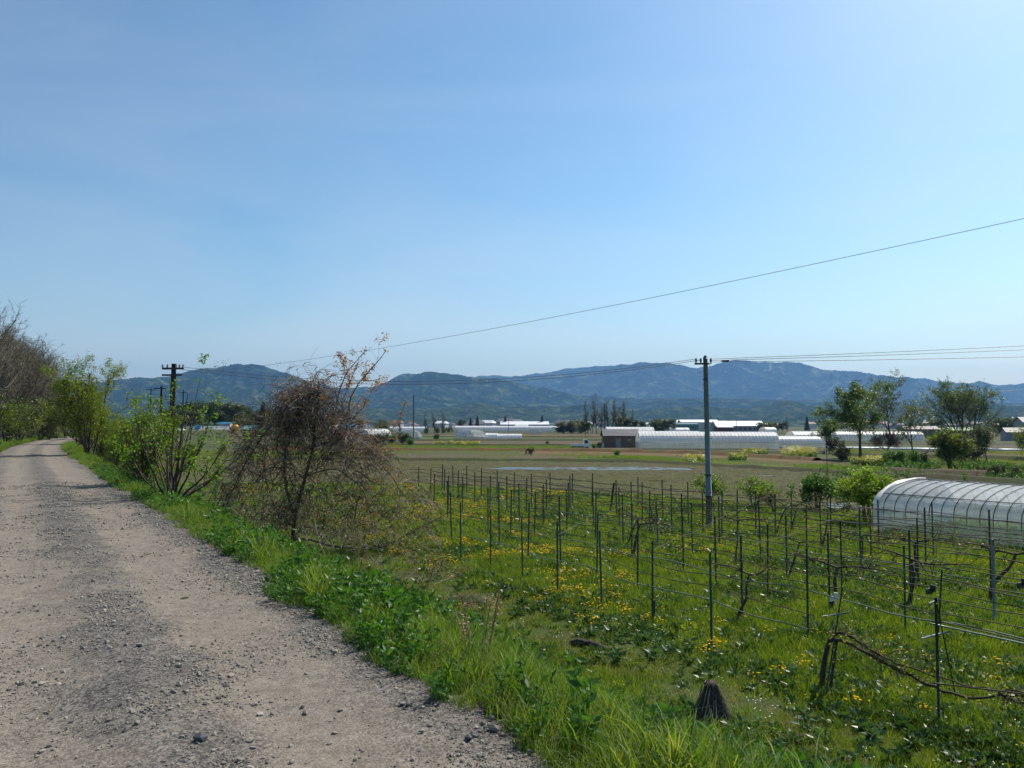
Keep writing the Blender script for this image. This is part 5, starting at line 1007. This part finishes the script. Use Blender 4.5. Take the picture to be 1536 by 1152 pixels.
# the near greenhouse at the right edge
c0 = atz(1310, 801)[:2]; ax_ = np.array([.53, -.848]); pr_ = np.array([.848, .53]); W2 = 2.9; A = c0+pr_*W2; B = A+ax_*15
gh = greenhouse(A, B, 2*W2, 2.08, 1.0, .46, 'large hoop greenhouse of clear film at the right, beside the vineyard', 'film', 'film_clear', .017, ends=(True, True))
g = np.random.default_rng(3)   # loose curtain film rolled and bulging along the near side
s_ = np.linspace(0, 15, 60); z_ = np.linspace(0, 1, 6); G = np.array([[np.array([*(ax_*s-pr_*(W2*2+.03-W2+.10*math.sin(s*.9)*math.sin(zz*3.1))), 1.02-(1.02-(.12+.22*abs(math.sin(s*.45+.6))))*zz]) for zz in z_] for s in s_]) 
MB().grid(G[:, :, 0], G[:, :, 1], G[:, :, 2]).obj('curtain_film', M['film_clear'], gh)
G = np.array([[np.array([*(ax_*(.02+.22*u)+pr_*(math.cos(a)*W2*1.012)*-1), 1.0+math.sin(a)**.9*1.08+.035+.02*math.sin(u*9+a*7)]) for u in np.linspace(0, 1, 6)] for a in np.linspace(.12, 1.75, 24)])
MB().grid(G[:, :, 0], G[:, :, 1], G[:, :, 2]).obj('folded_film', M['film_white'], gh)
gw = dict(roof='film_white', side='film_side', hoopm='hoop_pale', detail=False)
greenhouse((23.2, 148.), (48.2, 147.4), 6.0, 3.15, 1.25, .62, 'longest white greenhouse with many hoops, right of the brown shed', hoop_r=.022, **gw)
greenhouse((50.5, 156.), (60.3, 156.), 5, 2.25, .9, .7, 'lower greenhouse adjoining the right end of the longest one', hoop_r=.022, **gw)
greenhouse((64.5, 186.), (71.8, 186.5), 6, 2.95, 1.0, .8, 'short white greenhouse behind the right end of the long ones', hoop_r=.022, **gw)
greenhouse((82, 216.), (109.5, 215.5), 6, 2.7, .6, .9, 'long white greenhouse behind the tallest field tree', hoop_r=.04, **gw)
greenhouse((22.5, 172.), (40, 172), 6.5, 3.1, 1.3, .9, 'greenhouse with a rounded end behind the brown shed', hoop_r=.022, **gw)
greenhouse((24, 205.), (36, 205), 7, 3.9, 1.2, .9, 'tall white greenhouse roof above the brown shed', hoop_r=.022, **gw)
greenhouse((-11., 243.), (-15.8, 265), 6.3, 3.05, .6, 1.1, 'white tunnel with an open front left of centre', hoop_r=.04, **gw)
greenhouse((-8.2, 250.), (-4.4, 250), 5, 1.9, .4, 1.1, 'low white tunnel right of the open fronted one', hoop_r=.04, **gw)
greenhouse((-4.6, 243.), (3.0, 243), 5, 1.75, .4, 1.1, 'lowest white tunnel with rounded ends near the centre', hoop_r=.04, **gw)
greenhouse((-31., 245.), (-34, 262), 7, 3.0, .6, 1.1, 'grey white tunnel just left of the thin pole', hoop_r=.04, **gw)
greenhouse((-56.5, 300.), (-50.5, 316), 6.5, 3.05, .6, 1.1, 'white tunnel half hidden by the tangled tree shoots', hoop_r=.04, **gw)
greenhouse((11.8, 397.), (11.9, 412), 5.2, 2.9, .6, 1.3, 'tiny white tunnel facing the camera near the centre', hoop_r=.05, **gw)
for x0, x1, D, h, l in [(683, 870, 560, 3.9, 'longest row of white plastic roofs in the far middle'), (772, 792, 600, 5.2, 'slightly taller white roof above the long row'), (585, 640, 520, 3.4, 'white plastic roofs left of the thin pole'), (1002, 1032, 400, 3.2, 'white tunnel behind the longest greenhouse, left of the pole'), (970, 998, 400, 3.2, 'white tunnel behind the longest greenhouse, left of its neighbour'), (950, 966, 420, 3.0, 'small white roof just right of the shed'), (1143, 1161, 400, 3.4, 'white tunnel behind the right end of the longest greenhouse'), (1390, 1412, 330, 2.6, 'low white tunnel between the big field trees')]:
    greenhouse(((x0-768)/1200*D, D), ((x1-768)/1200*D, D+2), 7, h, .8, 4., l, hoop_r=.05, **gw)

# ------------------------------------------------------------------ shed, houses, halls, kiosk
def gable(name, c, L, W, eave, ridge, rz, wallm, roofm, label, cat, door=None, windows=(), over=.3, group=None, parent_parts=True):
    """ridge along local x; front wall faces local -y"""
    t = thing(name, (c[0], c[1], 0), label, cat, group, rz); mb = MB(); mb.box((0, 0, eave/2), (L, W, eave))
    for sx in (-1, 1):
        V = [[sx*L/2, -W/2, eave], [sx*L/2, W/2, eave], [sx*L/2, 0, ridge-.04]]; mb.add(V, [[0, 1, 2]])
    mb.obj('wall', M[wallm], t, smooth=False); mb = MB(); a = math.atan2(ridge-eave, W/2)
    for sy in (-1, 1):
        n = np.array([0, sy*math.sin(a), math.cos(a)])*.08; e = np.array([0, sy*(W/2+over), eave-over*math.tan(a)]); r_ = np.array([0, 0, ridge])
        V = []
        for x in (-L/2-over, L/2+over):
            for p in (e, r_): V += [p+[x, 0, 0], p+[x, 0, 0]+n]
        mb.add(V, [[0, 2, 6, 4], [1, 5, 7, 3], [0, 1, 3, 2], [4, 6, 7, 5], [0, 4, 5, 1], [2, 3, 7, 6]])
    mb.obj('roof', M[roofm], t, smooth=False)
    if door:
        x, w0, h0, m_ = door; d = MB().box((x, -W/2-.03, h0/2), (w0, .06, h0)).obj('door', M[m_], t, smooth=False)
        MB().box((x+w0*.36, -W/2-.09, h0*.5), (.08, .05, .16)).obj('handle', M['iron'], d, smooth=False)
    for x, z, w0, h0 in windows:
        f = MB().box((x, -W/2-.03, z), (w0+.16, .06, h0+.16)).obj('window', M['grey_metal'], t, smooth=False); MB().box((x, -W/2-.07, z), (w0, .03, h0)).obj('pane', M['glass_dark'], f, smooth=False)
    return t
gable('shed', (21.3, 158.5), 6.6, 4.6, 2.35, 3.5, 0, 'shed_wall', 'shed_roof', 'brown shed with dark grey roof left of the longest greenhouse', 'shed', door=(-.6, 1.05, 1.8, 'grey_metal'), windows=[(1.6, 1.3, .7, .5)])
o = thing('water_tank', (atz(905, 671)[0], 157, 0), 'small pale tank standing at the left corner of the shed', 'tank'); MB().tubes(np.array([[0, 0, 0], [0, 0, .15], [0, 0, .7], [0, 0, .8]]), np.array([.33, .35, .35, .12]), 12).obj('body', M['white_roof'], o)
gable('house', (148, 226), 9, 8, 5.2, 6.6, -.25, 'grey_metal', 'shed_roof', 'grey two storey house with dark roof at the right edge', 'house', windows=[(-2.6, 3.9, 1.3, 1.1), (1.2, 3.9, 1.3, 1.1), (-2.4, 1.5, 1.6, 1.3)], door=(2.6, 1., 2.1, 'shed_roof'))
gable('annex', (139.5, 222), 6, 5, 2.5, 3.6, -.25, 'grey_metal', 'shed_roof', 'low annex on the left of the grey house', 'annex', windows=[(0, 1.4, 1.2, 1.)])
gable('shed', (146, 262), 7, 5, 2.7, 3.6, 0, 'wood_wall', 'green_paint', 'small shed with a green roof behind the multi stemmed tree', 'shed', windows=[(1, 1.5, 1, .8)])
gable('shed', (142, 280), 12, 6, 3, 4, 0, 'wood_wall', 'shed_roof', 'dark long shed glimpsed between the field trees', 'shed')
gable('hall', (107.5, 500), 15, 12, 5.0, 5.6, 0, 'teal', 'teal', 'teal box shaped hall left of the utility pole', 'hall', windows=[(-5, 3, 1.6, 1.2), (-2, 3, 1.6, 1.2), (1, 3, 1.6, 1.2), (4, 3, 1.6, 1.2)])
gable('hall', (124, 470), 9, 10, 3.2, 4.2, 0, 'rust_red', 'white_roof', 'low red brown hall with a white roof behind the pole', 'hall')
gable('factory', (142, 505), 30, 14, 4.0, 7.0, 0, 'grey_metal', 'white_roof', 'long factory with a white roof right of the pole', 'factory', windows=[(x, 2.2, 1.8, 1.3) for x in (-12, -9, -6, -3, 0, 3, 6, 9, 12)])
gable('factory', (130, 560), 26, 12, 6.5, 8.2, 0, 'town_wall', 'white_roof', 'taller white roofed factory behind the long one', 'factory')
gable('hall', (10, 640), 38, 14, 5, 7.4, 0, 'teal', 'white_roof', 'long pale roofed hall behind the white plastic roofs', 'hall', windows=[(x, 3, 2.4, 1.4) for x in (-14, -7, 0, 7, 14)])
gable('shed', (-111, 300), 10, 6, 2.6, 3.9, .1, 'wood_wall', 'grey_metal', 'low wooden barn with a pale roof left of the orange kiosk', 'barn')
gable('shed', (-96.5, 300), 7, 6, 2.9, 4.1, .1, 'wood_wall', 'teal', 'low wooden barn with a blue green roof right of the orange kiosk', 'barn')
gable('shed', (-118.5, 285), 4, 4, 2.2, 3.0, .6, 'town_wall_warm', 'white_roof', 'small pale hut at the left end of the barns', 'hut')
gable('shed', (-118, 330), 5, 4, 5.0, 5.6, 0, 'town_wall', 'blue_tarp', 'tall white and blue hut among the distant trees', 'hut', windows=[(0, 3.5, 1, 1)])
gable('shed', (-128, 330), 4, 4, 3.0, 4.4, 0, 'town_wall', 'blue_tarp', 'small blue roofed hut left of the tall one', 'hut')
gable('shed', (-70.5, 345), 6, 5, 3.2, 5.0, .3, 'town_wall', 'blue_tarp', 'blue roofed shed seen through the tangled tree shoots', 'shed')
gable('shed', (-73, 330), 4, 5, 2.8, 4.5, .3, 'town_wall', 'white_roof', 'white roofed hut beside the blue roofed shed', 'hut')
# orange carrot shaped kiosk with a square window
t = thing('carrot_kiosk', (-102.7, 297, 0), 'orange carrot shaped kiosk with green leaf top and a dark square window', 'kiosk'); a = np.arange(16)*2*math.pi/16
prof = [(.35, 0), (.75, .3), (1.05, 1.2), (1.3, 2.4), (1.45, 3.4), (1.35, 4.1), (.9, 4.5), (.3, 4.65)]
V = np.concatenate([np.stack([np.cos(a)*r, np.sin(a)*r*.8, a*0+z], 1) for r, z in prof]); n = 16; i = (np.arange(7)[:, None]*n+np.arange(n)); j = (np.arange(7)[:, None]*n+(np.arange(n)+1) % n)
MB().add(V, np.stack([i, j, j+n, i+n], -1).reshape(-1, 4)).obj('body', M['orange'], t)
f = MB().box((.05, -1.12, 2.55), (1.2, .12, 1.2)).obj('window', M['orange'], t, smooth=False); MB().box((.05, -1.2, 2.55), (.9, .06, .9)).obj('pane', M['glass_dark'], f, smooth=False)
for k in range(5): MB().tubes(line_pts([[0, 0, 4.5], [math.cos(k*1.3)*.5, math.sin(k*1.3)*.3, 5.1], [math.cos(k*1.3)*1.2, math.sin(k*1.3)*.5, 5.4+.15*k]], 6), np.array([.12, .2, .24, .2, .12, .03]), 6).obj('leaf', M['green_paint'], t)
# far town
hm_me = []
for i, (wm, rm) in enumerate([('town_wall', 'town_roof'), ('town_wall_warm', 'town_roof'), ('town_wall', 'town_roof_red'), ('grey_metal', 'town_roof'), ('town_wall', 'white_roof')]):
    mb = MB(); mb.box((0, 0, 2.6), (9, 7, 5.2), m=0); mb.add([[-5, -4, 5], [5, -4, 5], [5, 4, 5], [-5, 4, 5], [-3.5, 0, 7.4], [3.5, 0, 7.4]], [[0, 1, 5], [0, 5, 4]], 1); mb.F[-1] = mb.F[-1]; mb.add([[-5, -4, 5], [5, -4, 5], [5, 4, 5], [-5, 4, 5], [-3.5, 0, 7.4], [3.5, 0, 7.4]], [[2, 3, 4], [2, 4, 5], [1, 2, 5], [3, 0, 4]], 1); hm_me.append(mb.mesh('far_house', [M[wm], M[rm]], smooth=False))
g = np.random.default_rng(77)
for i in range(150):
    D = g.uniform(850, 2600); px = g.uniform(420, 1560) if i > 40 else g.normal(720, 60); o = link('far_house', hm_me[i % 5], None, ((px-768)/1200*D, D, 0)); o.rotation_euler = (0, 0, g.uniform(-.5, .5)); s = g.uniform(.8, 1.7); o.scale = (s*1.3, s*1.2, s)
    tag(o, 'tiny far house of the town at the foot of the hills', 'house', 'far houses of the town')

# ------------------------------------------------------------------ small white truck
tr = thing('small_truck', (12.2, 143, 0), 'small white flatbed truck parked on the field track, facing right', 'truck')
V = np.array([[.55, .45], [.55, 1.78], [.72, 1.84], [1.15, 1.80], [1.62, 1.12], [1.70, .95], [1.70, .45]]); n = len(V); P = np.concatenate([np.column_stack([V[:, 0], np.full(n, y), V[:, 1]]) for y in (-.7, .7)])
mb = MB(); mb.add(P, [[i, (i+1) % n, (i+1) % n+n, i+n] for i in range(n)]); mb.F += [np.arange(n)[None][:, ::-1], np.arange(n)[None]+n]; mb.M += [0, 0]; mb.obj('cab', M['white_paint'], tr, smooth=False)
for y in (-.715, .715): MB().add(np.array([[.68, y, 1.15], [1.42, y, 1.15], [1.12, y, 1.66], [.68, y, 1.66]]), [[0, 1, 2, 3]] if y < 0 else [[3, 2, 1, 0]]).obj('side_window', M['glass_dark'], tr, smooth=False)
MB().add(np.array([[1.63, -.62, 1.17], [1.63, .62, 1.17], [1.22, .58, 1.76], [1.22, -.58, 1.76]])+[.015, 0, .01], [[0, 1, 2, 3]]).obj('windscreen', M['glass_dark'], tr, smooth=False)
MB().box((-.62, 0, .62), (2.2, 1.4, .08)).obj('bed_floor', M['white_paint'], tr, smooth=False)
for y in (-.7, .7): MB().box((-.62, y, .82), (2.2, .04, .34)).obj('bed_side', M['white_paint'], tr, smooth=False)
MB().box((-1.72, 0, .82), (.04, 1.36, .34)).obj('tailgate', M['white_paint'], tr, smooth=False); MB().box((-.3, 0, .45), (2.5, .8, .2)).obj('chassis', M['iron'], tr, smooth=False)
th = np.arange(14)*2*math.pi/14
for x in (1.15, -1.05):
    for y in (-.62, .62): MB().tubes(np.array([[x, y-.09, .27], [x, y+.09, .27]]), np.array([.27, .27]), 14).obj('wheel', M['rubber'], tr, smooth=False)
for y in (-.5, .5): MB().box((1.71, y, .68), (.03, .26, .16)).obj('headlight', M['porcelain'], tr, smooth=False)
MB().box((-1.75, -.55, .6), (.03, .22, .1)).obj('tail_lamp', M['stone_red'], tr, smooth=False)

# ------------------------------------------------------------------ power poles, pylons and lines
pb = aty(1064, 792, 33.6); t = thing('utility_pole', (pb[0], pb[1], 0), 'tall grey green utility pole standing at the far side of the vineyard', 'utility pole')
MB().tubes(np.array([[0, 0, -.3], [0, 0, 1.34]]), np.array([.135, .128]), 16).obj('base_sleeve', M['bark_grey'], t)
MB().tubes(np.array([[0, 0, 1.3], [-.04, 0, 4.], [-.08, 0, 7.12]]), np.array([.125, .108, .09]), 16).obj('shaft', M['concrete_pole'], t)
MB().tubes(np.array([[-.08, 0, 7.1], [-.08, 0, 7.18], [-.08, 0, 7.25]]), np.array([.10, .08, .02]), 12).obj('cap', M['iron'], t)
for z in (1.3, 2.2, 6.2): MB().tubes(np.array([[-.02*z*.6, 0, z], [-.02*z*.6, 0, z+.06]]), np.array([.14, .14]) if z < 3 else np.array([.112, .112]), 14).obj('band', M['iron'], t)
MB().box((-.25, -.12, 6.88), (.62, .07, .07)).obj('crossarm', M['iron'], t, smooth=False)
for x in (-.5, -.3, .12): MB().tubes(np.array([[x, -.12, 6.86], [x, -.12, 6.96], [x, -.12, 7.0], [x, -.12, 7.05], [x, -.12, 7.08], [x, -.12, 7.11]]), np.array([.02, .03, .055, .03, .055, .02]), 10).obj('insulator', M['iron'], t)
for k, z in enumerate(np.arange(2.4, 6.8, .45)): MB().tubes(np.array([[-.05, 0, z], [-.05+(.22 if k % 2 else -.22), 0, z]]), np.array([.01, .01]), 5).obj('step_bolt', M['iron'], t)
pb2 = aty(254, 770, 37.); t2 = thing('wooden_pole', (pb2[0], pb2[1], 0), 'dark wooden utility pole with two crossarms above the bank bushes', 'utility pole')
MB().tubes(np.array([[0, 0, -.3], [.02, 0, 4], [.06, 0, 7.15]]), np.array([.15, .13, .105]), 12).obj('shaft', M['wood_pole'], t2)
MB().box((.08, -.14, 6.92), (1.0, .09, .09), -.05).obj('crossarm', M['iron'], t2, smooth=False); MB().box((.05, -.14, 6.62), (.95, .08, .08), -.05).obj('crossarm', M['iron'], t2, smooth=False)
for x in (-.4, -.18, .22, .38, .54): MB().tubes(np.array([[x, -.14, 6.93], [x, -.14, 7.0], [x, -.14, 7.05], [x, -.14, 7.1]]), np.array([.02, .05, .03, .045]), 8).obj('insulator', M['porcelain'], t2)
for k, z in enumerate(np.arange(2.4, 6.4, .5)): MB().tubes(np.array([[.03, 0, z], [.03+(.22 if k % 2 else -.22), 0, z]]), np.array([.01, .01]), 5).obj('step_bolt', M['iron'], t2)
def cat_line(A, B, sag, rad, label, n=24, group=None):
    t = np.linspace(0, 1, n)[:, None]; P = np.array(A)*(1-t)+np.array(B)*t; P[:, 2] -= sag*4*(t*(1-t))[:, 0]; return wire('power_line', P, rad, 'line', label, 'power line', group)
TA, TB = np.array([pb[0]-.5, 33.48, 7.08]), np.array([pb2[0]+.5, 36.9, 7.0])
cat_line(TA, TB, .80, .010, 'upper of two sagging lines between the utility pole and the wooden pole'); cat_line(TA+[.2, 0, -.04], TB+[-.15, 0, -.1], .86, .010, 'lower of two sagging lines between the utility pole and the wooden pole')
for i, (z1, yy) in enumerate([(8.05, 0), (7.8, .1), (7.3, .2)]): cat_line((pb[0]+.12, 33.48, 7.08-.06*i), (pb[0]+24, 30.2, z1), .10, .0105, '%s of the three lines running right from the utility pole' % ['highest', 'middle', 'lowest'][i])
MB_ = tag(MB().tubes(np.array([[pb[0]+.55, 33.4, 7.0], [pb[0]+.85, 33.36, 7.0]]), np.array([.035, .035]), 8).obj('line_splice', M['iron']), 'small black splice on the line just right of the utility pole', 'splice')
cat_line((pb2[0]+.4, 36.9, 6.66), (10.2, 10.0, 7.75), .42, .0048, 'single line rising across the sky to the upper right', 40)
def simple_pole(px, D, top, label, r=.13, arms=(), z0=0, mat='wood_pole', armw=1.6):
    h = EYE+(638-top)/1200*D; t = thing('distant_pole', ((px-768)/1200*D, D, 0), label, 'utility pole'); MB().tubes(np.array([[0, 0, 0], [0, 0, h]]), np.array([r, r*.75]), 8).obj('shaft', M[mat], t)
    for a in arms: MB().box((0, -.15, h-a), (armw, .1, .1)).obj('crossarm', M['iron'], t, smooth=False)
    return h
simple_pole(907, 161, 605, 'thin pole standing beside the brown shed', .14); simple_pole(620.5, 190, 592, 'tall thin pole left of the white tunnels', .14)
simple_pole(241.5, 78, 579, 'smaller pole with one crossarm left behind the wooden pole', .12, (.25,), armw=1.3); simple_pole(226, 140, 582, 'thin pole farthest left behind the bushes', .12, (.3,)); simple_pole(262, 150, 581, 'thin pole just right behind the wooden pole', .12); simple_pole(274.5, 130, 585, 'thin pole with crossarm right of the wooden pole', .12, (.4,), armw=1.4)
simple_pole(423.5, 210, 590, 'thin pole left of the tangled tree crown', .13, (.5,)); simple_pole(440.5, 215, 588, 'second thin pole left of the tangled tree crown', .13, (.5, 1.4)); simple_pole(763, 420, 628, 'small far pole on the white plastic roofs', .16); simple_pole(846, 420, 629, 'small far pole left of the poplars', .16); simple_pole(1180, 430, 625, 'small far pole right of the factory', .16, (.5,)); simple_pole(1104, 430, 626, 'small far pole in front of the factory', .14)
A0 = np.array([(907-768)/1200*161, 161, 8.6]); A1 = np.array([(620.5-768)/1200*190, 190, 11.2]); A2 = np.array([(1640-768)/1200*150, 150, 11.9])
cat_line(A0, A1, 1.6, .03, 'low distant line between the shed pole and the tall thin pole'); cat_line(A0, A2, .9, .03, 'low distant line running right from the shed pole'); cat_line(A1, ((262-768)/1200*150, 150, 11.3), 2.5, .03, 'low distant line between the tall thin pole and the left poles')
def pylon(px, D, top, label):
    h = EYE+(638-top)/1200*D; t = thing('pylon', ((px-768)/1200*D, D, 0), label, 'pylon'); b = 3.6; mb = MB()
    def cor(z): w_ = b*(1-z/h)**1.2+.5; return [np.array([sx*w_, sy*w_, z]) for sx, sy in ((-1, -1), (1, -1), (1, 1), (-1, 1))]
    zs = np.linspace(0, h*.97, 11)
    for c in range(4): mb.tubes(np.array([cor(z)[c] for z in zs]), np.full(11, .16), 4)
    mb.obj('leg_frame', M['grey_metal'], t); mb = MB()
    for i in range(10):
        a, c_ = cor(zs[i]), cor(zs[i+1])
        for f in range(4): mb.tubes(np.array([a[f], c_[(f+1) % 4]]), np.array([.08]*2), 3); mb.tubes(np.array([a[(f+1) % 4], c_[f]]), np.array([.08]*2), 3)
    mb.obj('lattice', M['grey_metal'], t)
    for z, w_ in ((h*.72, 6), (h*.82, 5), (h*.92, 4)): MB().box((0, 0, z), (w_*2, .35, .35)).obj('crossarm', M['grey_metal'], t, smooth=False)
pylon(1451, 900, 573, 'lattice pylon rising behind the multi stemmed tree'); pylon(893, 1100, 588, 'faint lattice pylon among the bare poplars')
